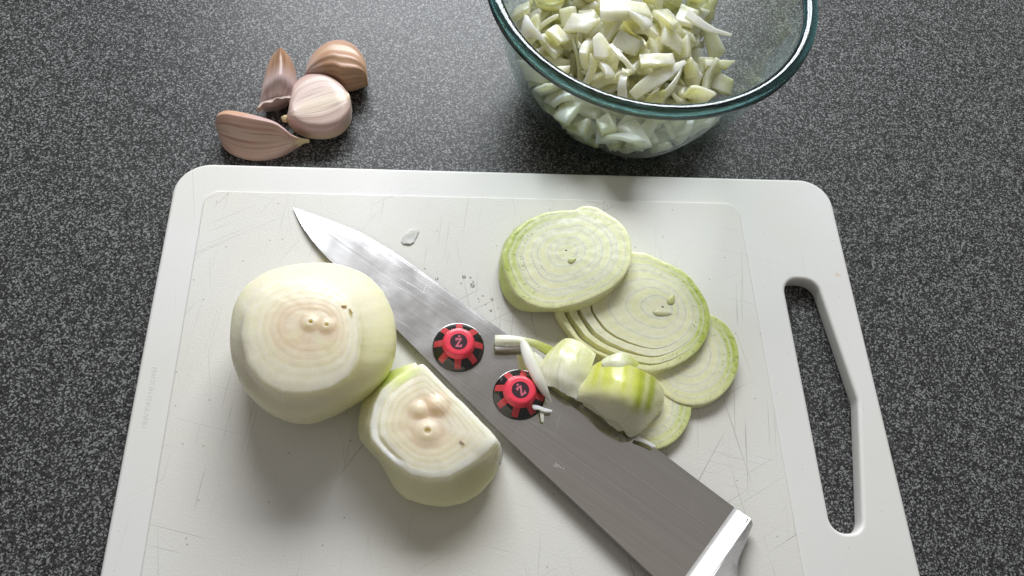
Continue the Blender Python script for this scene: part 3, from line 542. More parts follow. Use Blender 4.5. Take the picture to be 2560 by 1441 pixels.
def board_material(name, worn):
    m, nt, b = new_mat(name); L = nt.links
    base = (.785, .775, .755) if not worn else (.765, .748, .71)
    co = mapped(nt, scale=(1000, 1000, 1000))
    big = N(nt, "ShaderNodeTexNoise", i_Scale=.02, i_Detail=3.0); L.new(co, big.inputs['Vector'])
    rb = ramp(nt, [(.35, 0.0), (.75, 1.0)]); L.new(big.outputs[0], rb.inputs[0])
    c = mix_n(nt, rb.outputs[0], base, (base[0]*.965, base[1]*.955, base[2]*.92))
    masks = []
    # knife cuts: long thin stretched noise, in several directions
    for ang, dens, seed in ((83, .685, 1.0), (28, .72, 7.0), (100, .71, 13.0), (-14, .725, 21.0), (55, .735, 33.0)):
        mp = along(nt, ang, (16, 1250, 1), (seed*.37, seed*.11, 0))
        nn = N(nt, "ShaderNodeTexNoise", i_Scale=1.0, i_Detail=1.0, i_Distortion=.3); L.new(mp, nn.inputs['Vector'])
        th = ramp(nt, [(dens if worn else dens + .035, 0.0), (dens + (.03 if worn else .065), 1.0)]); L.new(nn.outputs[0], th.inputs[0])
        masks.append(th.outputs[0])
    t = masks[0]
    for q in masks[1:]: t = math_n(nt, 'MAXIMUM', t, q)
    pat = N(nt, "ShaderNodeTexNoise", i_Scale=.035, i_Detail=2.0); L.new(co, pat.inputs['Vector'])
    rp = ramp(nt, [(.42, .12), (.62, 1.0)]); L.new(pat.outputs[0], rp.inputs[0])
    t = math_n(nt, 'MULTIPLY', t, rp.outputs[0])
    c = mix_n(nt, math_n(nt, "MULTIPLY", t, .5 if worn else .22), c, (.30, .285, .25))
    # dots of old dirt
    vd = N(nt, "ShaderNodeTexVoronoi", i_Scale=.055); vd.voronoi_dimensions = '2D'; L.new(co, vd.inputs['Vector'])
    rd = ramp(nt, [(.012, 1.0), (.022, 0.0)]); L.new(vd.outputs['Distance'], rd.inputs[0])
    c = mix_n(nt, math_n(nt, 'MULTIPLY', rd.outputs[0], .55 if worn else .2), c, (.25, .22, .18))
    # stains with a place of their own
    wob = N(nt, "ShaderNodeTexNoise", i_Scale=.45, i_Detail=3.0); L.new(co, wob.inputs['Vector'])
    wv = N(nt, "ShaderNodeVectorMath", operation='MULTIPLY_ADD'); L.new(wob.outputs['Color'], wv.inputs[0])
    wv.inputs[1].default_value = (5, 5, 0); L.new(co, wv.inputs[2])
    for (x, y, rr, colr, s) in ((-95.5, 16.0, 2.4, (.42, .28, .10), .75), (-97.5, 13.2, 1.6, (.40, .26, .10), .5), (134.2, 48.0, 1.6, (.62, .38, .14), .6), (-72.5, 51.0, 3.2, (.70, .62, .30), .4),
                               (-25, -48, 34, (.69, .655, .52), .5), (25, 4, 30, (.69, .665, .565), .5), (-40, 24, 30, (.63, .635, .60), .45)):
        ds = N(nt, "ShaderNodeVectorMath", operation='DISTANCE'); L.new(wv.outputs[0], ds.inputs[0]); ds.inputs[1].default_value = (x + 2.5, y + 2.5, BOARD_TOP)
        mr = N(nt, "ShaderNodeMapRange"); L.new(ds.outputs['Value'], mr.inputs[0])
        mr.inputs[1].default_value = rr * .2; mr.inputs[2].default_value = rr; mr.inputs[3].default_value = s; mr.inputs[4].default_value = 0
        c = mix_n(nt, mr.outputs[0], c, colr)
    L.new(c, b.inputs['Base Color'])
    f = N(nt, "ShaderNodeTexNoise", i_Scale=1.4 if worn else .5, i_Detail=4.0, i_Roughness=.65); L.new(co, f.inputs['Vector'])
    h = math_n(nt, 'SUBTRACT', f.outputs[0], math_n(nt, 'MULTIPLY', t, .8))
    bump(nt, b, h, .32 if worn else .12, .0003)
    b.inputs['Roughness'].default_value = .46 if worn else .38
    b.inputs['Specular IOR Level'].default_value = .4
    b.inputs['Subsurface Weight'].default_value = .12; b.inputs['Subsurface Radius'].default_value = (1, 1, .9); b.inputs['Subsurface Scale'].default_value = .0015
    return m

def steel_material(name, ang, rough, polish=None):
    m, nt, b = new_mat(name); L = nt.links
    mp = along(nt, ang, (7, 1300, 1))
    a = N(nt, "ShaderNodeTexNoise", i_Scale=1.0, i_Detail=4.0, i_Roughness=.7); L.new(mp, a.inputs['Vector'])
    mp2 = along(nt, ang + 5, (24, 1400, 1))
    s = N(nt, "ShaderNodeTexNoise", i_Scale=1.0, i_Detail=1.0, i_Distortion=.4); L.new(mp2, s.inputs['Vector'])
    rs = ramp(nt, [(.71, 0.0), (.76, 1.0)]); L.new(s.outputs[0], rs.inputs[0])
    mp3 = along(nt, ang - 71, (60, 1300, 1), (.3, .9, 0))
    s3 = N(nt, "ShaderNodeTexNoise", i_Scale=1.0, i_Detail=0.0); L.new(mp3, s3.inputs['Vector'])
    r3 = ramp(nt, [(.82, 0.0), (.86, 1.0)]); L.new(s3.outputs[0], r3.inputs[0])
    scr = math_n(nt, 'MULTIPLY', math_n(nt, 'MAXIMUM', rs.outputs[0], r3.outputs[0]), .45)
    c = mix_n(nt, a.outputs[0], (.58, .565, .56), (.92, .905, .90)); c = mix_n(nt, math_n(nt, 'MULTIPLY', scr, .5), c, (.80, .80, .80))
    L.new(c, b.inputs['Base Color'])
    b.inputs['Metallic'].default_value = 1.0
    co = mapped(nt, scale=(1000, 1000, 1000)); cl = N(nt, "ShaderNodeTexNoise", i_Scale=.09, i_Detail=4.0); L.new(co, cl.inputs['Vector'])
    r = math_n(nt, 'MULTIPLY_ADD', cl.outputs[0], .16); r.node.inputs[2].default_value = rough - .08
    r = math_n(nt, 'ADD', r, math_n(nt, 'MULTIPLY', scr, .25))
    if polish:   # worn and brushed near the point, polished towards the heel
        sx = N(nt, "ShaderNodeSeparateXYZ"); L.new(along(nt, ang, (1, 1, 1)), sx.inputs[0])
        mr = N(nt, "ShaderNodeMapRange"); L.new(sx.outputs[0], mr.inputs[0])
        for q_, v_ in zip((1, 2, 3, 4), polish): mr.inputs[q_].default_value = v_
        r = math_n(nt, 'MULTIPLY', r, mr.outputs[0])
    L.new(r, b.inputs['Roughness'])
    h = math_n(nt, 'ADD', a.outputs[0], math_n(nt, 'MULTIPLY', scr, .7))
    bump(nt, b, h, .10 if polish else .02, .0002)
    return m

def flesh_material(name, sss=.85, rough=.42, scale=.006, fine=1.3, bstr=.08, coat=0.0, thin=0.0):
    m, nt, b = new_mat(name); L = nt.links
    at = N(nt, "ShaderNodeAttribute", attribute_name="col")
    co = mapped(nt, scale=(1000, 1000, 1000))
    n1 = N(nt, "ShaderNodeTexNoise", i_Scale=fine, i_Detail=3.0); L.new(co, n1.inputs['Vector'])
    r1 = ramp(nt, [(.3, .96), (.7, 1.02)]); L.new(n1.outputs[0], r1.inputs[0])
    L.new(mix_n(nt, 1.0, at.outputs['Color'], r1.outputs[0], 'MULTIPLY'), b.inputs['Base Color'])
    b.inputs['Subsurface Weight'].default_value = sss; b.inputs['Subsurface Radius'].default_value = (1.0, .95, .55); b.inputs['Subsurface Scale'].default_value = scale
    n2 = N(nt, "ShaderNodeTexNoise", i_Scale=fine * .6, i_Detail=4.0); L.new(co, n2.inputs['Vector'])
    rr = ramp(nt, [(.35, rough - .12), (.65, rough + .14)]); L.new(n2.outputs[0], rr.inputs[0]); L.new(rr.outputs[0], b.inputs['Roughness'])
    b.inputs['Coat Weight'].default_value = coat; b.inputs['Coat Roughness'].default_value = .12
    bp = bump(nt, b, n1.outputs[0], bstr, .0003)
    if thin:   # light that soaks through thin cuts
        tl = N(nt, "ShaderNodeBsdfTranslucent"); L.new(mix_n(nt, 1.0, at.outputs['Color'], (1.0, .98, .80), 'MULTIPLY'), tl.inputs[0]); L.new(bp.outputs[0], tl.inputs['Normal'])
        mx = N(nt, "ShaderNodeMixShader"); mx.inputs[0].default_value = thin
        L.new(b.outputs[0], mx.inputs[1]); L.new(tl.outputs[0], mx.inputs[2]); L.new(mx.outputs[0], nt.nodes["Material Output"].inputs[0])
    return m

def skin_material():
    m, nt, b = new_mat("garlic_skin"); L = nt.links
    at = N(nt, "ShaderNodeAttribute", attribute_name="col"); L.new(at.outputs['Color'], b.inputs['Base Color'])
    b.inputs['Roughness'].default_value = .36; b.inputs['Specular IOR Level'].default_value = .5
    b.inputs['Subsurface Weight'].default_value = .15; b.inputs['Subsurface Radius'].default_value = (1, .6, .4); b.inputs['Subsurface Scale'].default_value = .002
    b.inputs['Sheen Weight'].default_value = .15
    co = mapped(nt, scale=(1000, 1000, 1000)); n1 = N(nt, "ShaderNodeTexNoise", i_Scale=1.3, i_Detail=4.0); L.new(co, n1.inputs['Vector'])
    bump(nt, b, n1.outputs[0], .2, .0003)
    return m

def plain(name, colr, rough, spec=.5, coat=0.0, metal=0.0, noise_amt=.12, bscale=1.0, bstr=.05):
    m, nt, b = new_mat(name); L = nt.links
    co = mapped(nt, scale=(1000, 1000, 1000)); n1 = N(nt, "ShaderNodeTexNoise", i_Scale=bscale, i_Detail=3.0); L.new(co, n1.inputs['Vector'])
    r1 = ramp(nt, [(.3, 1 - noise_amt), (.7, 1 + noise_amt * .5)]); L.new(n1.outputs[0], r1.inputs[0])
    L.new(mix_n(nt, 1.0, colr, r1.outputs[0], 'MULTIPLY'), b.inputs['Base Color'])
    b.inputs['Roughness'].default_value = rough; b.inputs['Specular IOR Level'].default_value = spec
    b.inputs['Coat Weight'].default_value = coat; b.inputs['Coat Roughness'].default_value = .06; b.inputs['Metallic'].default_value = metal
    bump(nt, b, n1.outputs[0], bstr, .0002)
    return m

def glass_wall_material():
    """clear moulded glass wall: sees straight through, mirrors more at grazing angles"""
    m = bpy.data.materials.new("clear_glass_wall"); m.use_nodes = True; nt = m.node_tree; nt.nodes.clear(); L = nt.links
    out = N(nt, "ShaderNodeOutputMaterial"); mx = N(nt, "ShaderNodeMixShader")
    tr = N(nt, "ShaderNodeBsdfTransparent"); gl = N(nt, "ShaderNodeBsdfGlossy", i_Roughness=.04)
    lw = N(nt, "ShaderNodeLayerWeight", i_Blend=.5)
    fr = math_n(nt, 'MULTIPLY_ADD', math_n(nt, 'POWER', lw.outputs['Facing'], 4.0), .65); fr.node.inputs[2].default_value = .02
    tint = mix_n(nt, lw.outputs['Facing'], (.99, .995, .99), (.84, .91, .89))
    L.new(tint, tr.inputs[0]); gl.inputs[0].default_value = (.95, 1, .99, 1)
    co = mapped(nt, scale=(1000, 1000, 1000)); n1 = N(nt, "ShaderNodeTexNoise", i_Scale=.12, i_Detail=3.0); L.new(co, n1.inputs['Vector'])
    r = ramp(nt, [(.4, .03), (.75, .12)]); L.new(n1.outputs[0], r.inputs[0]); L.new(r.outputs[0], gl.inputs['Roughness'])
    L.new(fr, mx.inputs[0]); L.new(tr.outputs[0], mx.inputs[1]); L.new(gl.outputs[0], mx.inputs[2]); L.new(mx.outputs[0], out.inputs[0])
    return m

def solid_glass(name, tint, dens):
    m, nt, b = new_mat(name); L = nt.links
    b.inputs['Transmission Weight'].default_value = 1.0; b.inputs['Roughness'].default_value = .05; b.inputs['IOR'].default_value = 1.47
    b.inputs['Base Color'].default_value = (1, 1, 1, 1)
    if dens:
        ab = N(nt, "ShaderNodeVolumeAbsorption", i_Density=dens); ab.inputs['Color'].default_value = (*tint, 1)
        L.new(ab.outputs[0], nt.nodes["Material Output"].inputs['Volume'])
    return m

M_COUNTER = speckle_material()
M_BOARD = board_material("white_plastic_border", False)
M_BOARD_IN = board_material("scratched_white_plastic", True)
M_FLESH = flesh_material("onion_flesh")
M_DICE = flesh_material("diced_onion_flesh", sss=.95, rough=.30, scale=.010, fine=1.4, bstr=.10, coat=.12, thin=.10)
M_GARLIC = skin_material()
M_GLASS = glass_wall_material()
M_RIM = solid_glass("teal_glass_rim", (.15, .38, .39), 520)
M_SLICE = flesh_material("onion_slice_flesh", sss=.6, rough=.26, scale=.0007, fine=1.8, bstr=.10, thin=.08)
M_LAYER = flesh_material("onion_layer_flesh", sss=.6, rough=.24, scale=.0016, fine=1.6, bstr=.10)
M_DROP = solid_glass("clear_juice", (1, 1, 1), 0)
M_BLACK = plain("glossy_black_plastic", (.012, .012, .013), .16, .5, .6)
M_RED = plain("coral_red_plastic", (.92, .055, .10), .34, .5, .25)
M_SPOKE = plain("dusty_red_print", (.55, .05, .06), .3, .5, .3)
M_INK = plain("dark_plum_print", (.045, .018, .028), .3, .5, .3)
M_LETTER = plain("faded_rose_print", (.62, .13, .20), .35, .5, .2)
M_HANDLE = plain("black_handle_plastic", (.02, .02, .02), .45)

# ------------------------------------------------------------------ worktop
mk("worktop", [(-900, -500, -8), (900, -500, -8), (900, 700, -8), (-900, 700, -8)], [(0, 1, 2, 3)], M_COUNTER, smooth=False)
tag(bpy.data.objects["worktop"], "dark grey speckled laminate kitchen worktop", "worktop", kind="structure")

# ------------------------------------------------------------------ chopping board
def rounded(pts, radii, seg=8):
    out = []; n = len(pts)
    for i in range(n):
        p = Vector(pts[i]); a = (Vector(pts[i-1]) - p); b = (Vector(pts[(i+1) % n]) - p); r = radii[i]
        if r <= 0: out.append(tuple(p)); continue
        an = a.angle(b); d = min(r / math.tan(an / 2), a.length * .49, b.length * .49); r2 = d * math.tan(an / 2)
        a.normalize(); b.normalize()
        ctr = p + (a + b).normalized() * (r2 / math.sin(an / 2))
        s, e = p + a * d - ctr, p + b * d - ctr
        a0 = math.atan2(s.y, s.x); da = math.atan2(e.y, e.x) - a0
        da = (da + math.pi) % (2 * math.pi) - math.pi
        for k in range(seg + 1): out.append((ctr.x + r2 * math.cos(a0 + da * k / seg), ctr.y + r2 * math.sin(a0 + da * k / seg)))
    return out

def plate(name, loops, z0, z1, bev, mat, parent=None, base=None):
    """flat plate with holes: outline loops in mm, rounded rims"""
    cu = bpy.data.curves.new(name, 'CURVE'); cu.dimensions = '2D'; cu.fill_mode = 'BOTH'
    for lp in loops:
        s = cu.splines.new('POLY'); s.points.add(len(lp) - 1); s.use_cyclic_u = True
        for q, p in zip(s.points, lp): q.co = (p[0], p[1], 0, 1)
    cu.extrude = (z1 - z0) / 2 - bev; cu.bevel_depth = bev; cu.bevel_resolution = 3; cu.offset = -bev
    t = bpy.data.objects.new("tmp", cu); COL.objects.link(t)
    dg = bpy.context.evaluated_depsgraph_get(); me = bpy.data.meshes.new_from_object(t.evaluated_get(dg))
    V = [(v.co.x, v.co.y, v.co.z + (z0 + z1) / 2) for v in me.vertices]; F = [tuple(p.vertices) for p in me.polygons]
    bpy.data.objects.remove(t); bpy.data.curves.remove(cu); bpy.data.meshes.remove(me)
    return mk(name, V, F, mat, parent, base, sharp=35)

board = empty("chopping_board", (0, -40, -8))
tag(board, "white plastic chopping board with long handle slot lying under the knife and onions", "chopping board")
outer = rounded([(-134.6, 55), (-134.6, -138), (139.4, -138), (139.4, 55)], [14, 14, 14, 13], 12)
slot = rounded([(110.6, 7.2), (110.4, -94), (121.8, -93.6), (130.9, -45), (124.8, 5.6)], [6.5, 5.6, 5.6, 8, 6.2], 8)
plate("board_body", [outer, slot], -8, -.8, 1.3, M_BOARD, board)
inner = rounded([(-121.8, 41.6), (-121.8, -124), (97.2, -124), (97.2, 41.6)], [6, 6, 6, 6], 8)
plate("cutting_surface", [inner], -2.5, 0, .6, M_BOARD_IN, board)

def text_part(name, body, size, depth, mat, parent, loc, rotz, bev=0.0, grand=None):
    cu = bpy.data.curves.new(name, 'FONT'); cu.body = body; cu.size = size; cu.extrude = depth; cu.align_x = 'LEFT'; cu.bevel_depth = bev
    t = bpy.data.objects.new("tmp", cu); COL.objects.link(t)
    dg = bpy.context.evaluated_depsgraph_get(); me = bpy.data.meshes.new_from_object(t.evaluated_get(dg))
    ca, sa = math.cos(rotz), math.sin(rotz)
    V = [(loc[0] + v.co.x * ca - v.co.y * sa, loc[1] + v.co.x * sa + v.co.y * ca, loc[2] + v.co.z) for v in me.vertices]
    F = [tuple(p.vertices) for p in me.polygons]
    bpy.data.objects.remove(t); bpy.data.curves.remove(cu); bpy.data.meshes.remove(me)
    return mk(name, V, F, mat, parent, smooth=False, grand=grand)
text_part("embossed_lettering", "MADE IN ENGLAND", 2.5, .05, M_BOARD, board, (-129.9, -33.0, -.805), math.radians(-90))

# ------------------------------------------------------------------ knife
knife = empty("kitchen_knife", (0, -40, 0))
tag(knife, "large steel kitchen knife lying diagonally across the chopping board", "knife")
ns, nv = 150, 26
sp_, ed_ = np.array(SPINE), np.array(EDGE)
bd = ed_[-1] - ed_[0]; KANG = math.degrees(math.atan2(bd[1], bd[0]))
M_BLADE = steel_material("brushed_blade_steel", KANG, .205, (-.03, .035, 1.0, .6))
M_BOLST = steel_material("polished_bolster_steel", KANG + 60, .52)
V = []; F = []
def blade_pt(s, v, side):
    a = arclen(sp_, s); b = arclen(ed_, s); p = a + (b - a) * v
    wide = np.linalg.norm(b - a)
    th = lerp(.7, 1.35, min(1, s * 2.2)) * min(1, wide / 9)
    h = th * (1 - v) ** .9 + .05
    if v > .955: h = lerp(th * .045 ** .9 + .05, .04, (v - .955) / .045)
    if side > 0: h += 3.0 * sm(.968, 1.0, s) ** 1.35 * (1 - .45 * v ** 3)
    h += .10 * nz(p[0] * .045, p[1] * .045, 2) * min(1, wide / 12) * (1 - v ** 4)
    return (p[0], p[1], p[2] + side * h)
vv = [0, .012, .03] + list(np.linspace(.07, .94, nv - 7)) + [.955, .97, .985, 1]
ss = list(np.linspace(0, .90, ns - 40)) + list(np.linspace(.902, 1, 40))
def blade_mesh(ss):
    V = []; F = []
    for side in (1, -1):
        for s in ss:
            for v in vv: V.append(blade_pt(s, v, side))
    m_ = len(vv); n_ = len(ss) * m_
    for i in range(len(ss) - 1):
        for j in range(m_ - 1):
            a = i * m_ + j; F += [(a, a + m_, a + m_ + 1, a + 1), (n_ + a, n_ + a + 1, n_ + a + m_ + 1, n_ + a + m_)]
        for j in (0, m_ - 1):
            a = i * m_ + j; F.append((a, n_ + a, n_ + a + m_, a + m_))
    for i in (0, len(ss) - 1):
        for j in range(m_ - 1):
            a = i * m_ + j; F.append((a, a + 1, n_ + a + 1, n_ + a))
    return V, F
V, F = blade_mesh([s for s in ss if s < .966])
blade = mk("blade", V, F, M_BLADE, knife, sharp=28)
FV, FF = blade_mesh([max(q for q in ss if q < .966)] + [s for s in ss if s >= .966])
# bolster: flank between the ridge and the neck, with a bottom
rg, bo = np.array(RIDGE), np.array(BOLSTER)
end_top = [np.array(blade_pt(1.0, v, 1)) for v in (1, .985, .8, .6, .4, .2, 0)]
V = []; F = []; nb = 40; cols = []
for k in range(nb):
    u = k / (nb - 1)
    e = arclen(end_top, u); r = arclen(rg, u); o = arclen(bo, u)
    top = e[2] + .1
    r = np.array((lerp(e[0], r[0], .6), lerp(e[1], r[1], .6), top))
    o = np.array((o[0], o[1], lerp(4.2, top - .5, sm(.02, .25, u))))
    cols.append([e - np.array((0, 0, .25)), r, r * .55 + o * .45 + np.array((0, 0, .0)), o * .85 + r * .15, o + np.array((0, 0, -.35)), np.array((o[0], o[1], lerp(2.6, .3, sm(0, .35, u)))), np.array((e[0], e[1], lerp(2.8, .6, sm(0, .35, u))))])
w_ = len(cols[0])
for c_ in cols: V += [tuple(p) for p in c_]
for k in range(nb - 1):
    for j in range(w_):
        F.append((k * w_ + j, k * w_ + (j + 1) % w_, (k + 1) * w_ + (j + 1) % w_, (k + 1) * w_ + j))
F.append(tuple(range(w_))); F.append(tuple((nb - 1) * w_ + j for j in range(w_)))
n0 = len(V); V += FV; F += [tuple(i + n0 for i in f) for f in FF]
mk("bolster", V, F, M_BOLST, knife, sharp=25)
# handle, beyond the picture's lower edge
dirk = np.array((sp_[-1] - sp_[4])[:2]); dirk /= np.linalg.norm(dirk); nrm = np.array((-dirk[1], dirk[0]))
h0 = (np.array(bo[4][:2]) + sp_[-1][:2]) / 2 + nrm * -1.0 + dirk * 5
V = []; F = []
for i in range(24):
    t = i / 23; ctr = h0 + dirk * (t * 118 - 2); hw = 10.5 + 2.4 * math.sin(t * 3.1) ** 2 * (1 if t > .3 else .5) + 1.5 * t; hh = 4.9 + 2.2 * math.sin(min(1, t * 1.3) * 3.1)
    if t in (0, 1): hw *= .82; hh *= .8
    for k in range(28):
        a = 2 * math.pi * k / 28; cx = math.copysign(abs(math.cos(a)) ** .7, math.cos(a)); cz = math.copysign(abs(math.sin(a)) ** .7, math.sin(a))
        q = ctr + nrm * cx * hw; V.append((q[0], q[1], 5.0 + cz * hh * .62 + (hh - 4.9) * .4))
for i in range(23):
    for k in range(28): F.append((i*28 + k, i*28 + (k+1) % 28, (i+1)*28 + (k+1) % 28, (i+1)*28 + k))
F.append(tuple(range(28))); F.append(tuple(23*28 + k for k in range(28)))
mk("handle", V, F, M_HANDLE, knife)
M_ETCH = plain("etched_steel_mark", (.60, .57, .54), .5, .5, 0, 1.0)
ez = blade_pt(.70, .13, 1)
text_part("etched_number", "2018", 2.1, .02, M_ETCH, knife, (ez[0], ez[1], ez[2] - .005), math.radians(KANG), grand=blade)

# ------------------------------------------------------------------ round red and black buttons on the blade
def lathe(prof, c, n=64, z0=0.0, spin=0.0):
    V = []; F = []
    for (r, z) in prof:
        for k in range(n):
            a = 2*math.pi*k/n + spin; V.append((c[0] + r*math.cos(a), c[1] + r*math.sin(a), c[2] + z + z0))
    for i in range(len(prof) - 1):
        for k in range(n): F.append((i*n + k, i*n + (k+1) % n, (i+1)*n + (k+1) % n, (i+1)*n + k))
    return V, F
SK = [(9.45, 0), (9.5, .45), (9.2, 1.0), (8.4, 1.75), (7.4, 2.5), (6.4, 3.1), (5.6, 3.5)]
def skirt_z(r):
    for (r0, z0), (r1, z1) in zip(SK[1:], SK[2:]):
        if r1 <= r <= r0: return lerp(z1, z0, (r - r1) / (r0 - r1))
    return SK[-1][1]
def button(c, rot, label):
    c = (c[0], c[1], c[2] - .55)
    b = empty("round_button", c); tag(b, label, "button", "round red and black buttons on the knife blade")
    V, F = lathe([(0.01, 0)] + SK + [(0.01, 3.5)], c); mk("domed_base", V, F, M_BLACK, b, sharp=50)
    V, F = lathe([(6.1, 3.15), (6.0, 3.5), (5.75, 4.2), (5.45, 4.85), (5.15, 5.2), (4.75, 5.4), (4.2, 5.46), (0.01, 5.46)], c); hub = mk("hub", V, F, M_RED, b)
    for k in range(8):
        a = rot + k * math.pi / 4; V = []; F = []; rs = np.linspace(5.7, 8.95, 9); wid = 1.25
        for off in (.10, -.25):
            for r in rs:
                for w in (-1, -.5, 0, .5, 1):
                    y = w * wid * lerp(1.0, .9, (r - 5.7) / 3.2); rr = math.hypot(r, y)
                    ca, sa = math.cos(a), math.sin(a)
                    V.append((c[0] + r*ca - y*sa, c[1] + r*sa + y*ca, c[2] + skirt_z(min(9.4, rr)) + off))
        n = 45
        for i in range(8):
            for j in range(4):
                q = i*5 + j; F += [(q, q+5, q+6, q+1), (n+q, n+q+1, n+q+6, n+q+5)]
            for j in (0, 4): q = i*5 + j; F.append((q, n+q, n+q+5, q+5))
        for i in (0, 8):
            for j in range(4): q = i*5 + j; F.append((q, q+1, n+q+1, n+q))
        mk("spoke", V, F, M_SPOKE, b, sharp=40)
    V, F = lathe([(3.15, 5.44), (3.12, 5.50), (0.01, 5.50)], c, 48); em = mk("emblem_disc", V, F, M_INK, b, sharp=30)
    # the letter: a Z with small serifs and a dot above, turned with the button
    t = rot - math.pi / 2; ca, sa = math.cos(t), math.sin(t)
    def put(poly, name):
        poly = [(x * 1.14, y * 1.14 + .08) for x, y in poly]; n = len(poly); V = []
        for z in (5.49, 5.54):
            for x, y in poly: V.append((c[0] + x*ca - y*sa, c[1] + x*sa + y*ca, c[2] + z))
        mk(name, V, [tuple(range(n)), tuple(range(n, 2*n))] + [(i, (i+1) % n, n + (i+1) % n, n + i) for i in range(n)], M_LETTER, b, smooth=False, grand=em)
    put([(-1.05, 1.15), (.95, 1.15), (1.0, .85), (-.15, -1.35), (.55, -1.35), (.8, -.85), (1.05, -.9), (1.05, -2.0), (-1.0, -2.0), (-1.0, -1.7), (.15, .5), (-.5, .5), (-.75, .05), (-1.05, .1)], "letter_z")
    put([(.12 + .42*math.cos(2*math.pi*k/16), 1.75 + .36*math.sin(2*math.pi*k/16)) for k in range(16)], "letter_dot")
button(BUTTONS[0], math.radians(88), "red and black domed button on the blade nearer the knife tip, Z upright")
button(BUTTONS[1], math.radians(122), "red and black domed button half under the onion sliver, its Z tilted")

# ------------------------------------------------------------------ onions
CREAM = (.86, .79, .60); WHITE = (.88, .85, .72); PALEG = (.82, .81, .50); GREEN = (.52, .60, .10); TAN = (.80, .655, .47); YEL = (.80, .77, .36)

def polar_parts(rows, cols, cuts, names, mat, parent, cap0=True, cap1=True):
    """rows: list of (n,3); split at row indices cuts into parts"""
    nth = len(rows[0]); res = []
    for (a, b), nm in zip(cuts, names):
        V = [tuple(p) for r in rows[a:b+1] for p in r]; C = [q for r in cols[a:b+1] for q in r]; F = []
        for i in range(b - a):
            for k in range(nth): F.append((i*nth + k, i*nth + (k+1) % nth, (i+1)*nth + (k+1) % nth, (i+1)*nth + k))
        if a == 0 and cap0: F.append(tuple(range(nth)))
        if b == len(rows) - 1 and cap1:
            V.append(tuple(np.mean(rows[b], 0))); C.append(cols[b][0]); z = len(V) - 1
            for k in range(nth): F.append(((b-a)*nth + k, (b-a)*nth + (k+1) % nth, z))
        res.append(mk(nm, V, F, mat, parent, col=C))
    return res

# --- the big trimmed onion
def buds(x, y, lst):
    """soft swellings in the middle of a cut, some with a pit: returns height, warmth, pit"""
    z = w = p = 0.0
    for (bx, by, r, h, pit) in lst:
        q = math.hypot(x - bx, (y - by) * 1.05) / r
        z = max(z, h * math.exp(-(q / .85) ** 2.6)); w = max(w, math.exp(-((q - 1.12) / .22) ** 2))
        if pit: k_ = math.exp(-(q / .24) ** 4); z -= h * .8 * k_; p = max(p, k_)
    return z, w, p
BUDS1 = [(-69.8, -30.4, 2.9, 1.0, True), (-64.6, -31.3, 2.6, .9, True)]
BUDS2 = [(-31.3, -62.8, 4.4, 1.15, True), (-33.9, -55.4, 3.2, 1.1, False), (-28.4, -53.8, 3.7, 1.5, False)]
NT = 200
OC = np.array((-71.5, -28.7)); FC = np.array((-73.4, -34.2))
rs = np.interp(np.arange(NT) / NT * 72, np.arange(73), ONION_R + ONION_R[:1])
for _ in range(60): rs = (np.roll(rs, 1) + 2*rs + np.roll(rs, -1)) / 4
rf = radial(ONION_FACE, FC, NT, 3); rf = rf / rf.mean() * 19.4
ang = np.arange(NT) * 2 * math.pi / NT
onion = empty("trimmed_onion", (OC[0], OC[1], 0))
tag(onion, "largest onion, peeled and cut flat on top, left of the knife", "onion")
rows = []; cols = []
side = [(0, .55), (.6, .66), (2.5, .79), (6, .905), (10, .965), (14, .995), (18, 1.0), (21.5, .985), (24.5, .945), (27.3, .87), (29.6, .775), (31.0, .70)]
def green_at(a):  # yellow-green flank on the right and lower right
    d = (a - math.radians(-25) + math.pi) % (2*math.pi) - math.pi
    return math.exp(-(d / .95) ** 2)
for q in np.linspace(0, 1, 44):
    z, f = catmull(side, q)
    w = sm(20, 31.0, z); row = []; cc = []
    for k in range(NT):
        a = ang[k]; r = lerp(rs[k] * f, lerp(rs[k] * f, rf[k] * 1.05, .8), w)
        p = OC + (FC - OC) * w
        st = .5 + .5 * nz(a * 16, z * .03, 3)
        r += .22 * nz(a * 5, z * .12) + .10 * nz(a * 20, z * .05)
        row.append((p[0] + r*math.cos(a), p[1] + r*math.sin(a), z))
        c = mixc(CREAM, PALEG, .40 + .5 * nz(a*1.3, z*.05, 9))
        c = mixc(c, YEL, green_at(a) * .9); c = mixc(c, GREEN, green_at(a) * .45 * st * sm(26, 12, z))
        c = mixc(c, WHITE, .35 * st * sm(30, 20, z)); c = mixc(c, mixc(WHITE, CREAM, .55), .85 * sm(19, 29, z) * (1 - .55 * green_at(a)))
        cc.append(c)
    rows.append(np.array(row)); cols.append(cc)
HC = FC + np.array((4.2, 3.2))
LAY = [1.0, .86, .72, .60, .48, .37]
def layer_z(f):
    for i, (a, b) in enumerate(zip(LAY, LAY[1:] + [0])):
        if b <= f <= a:
            u = (a - f) / (a - b); return 34.1 - 2.9 * f ** 2.6 - .16 * i ** .8 + .04 * math.sin(math.pi * u) ** .7 - .05 * u
    return 33
face_f = []
for a, b in zip(LAY, LAY[1:]): face_f += list(np.linspace(a - .012, b + .012, 8))
face_f += list(np.linspace(.358, .012, 34))
cut_rows = []
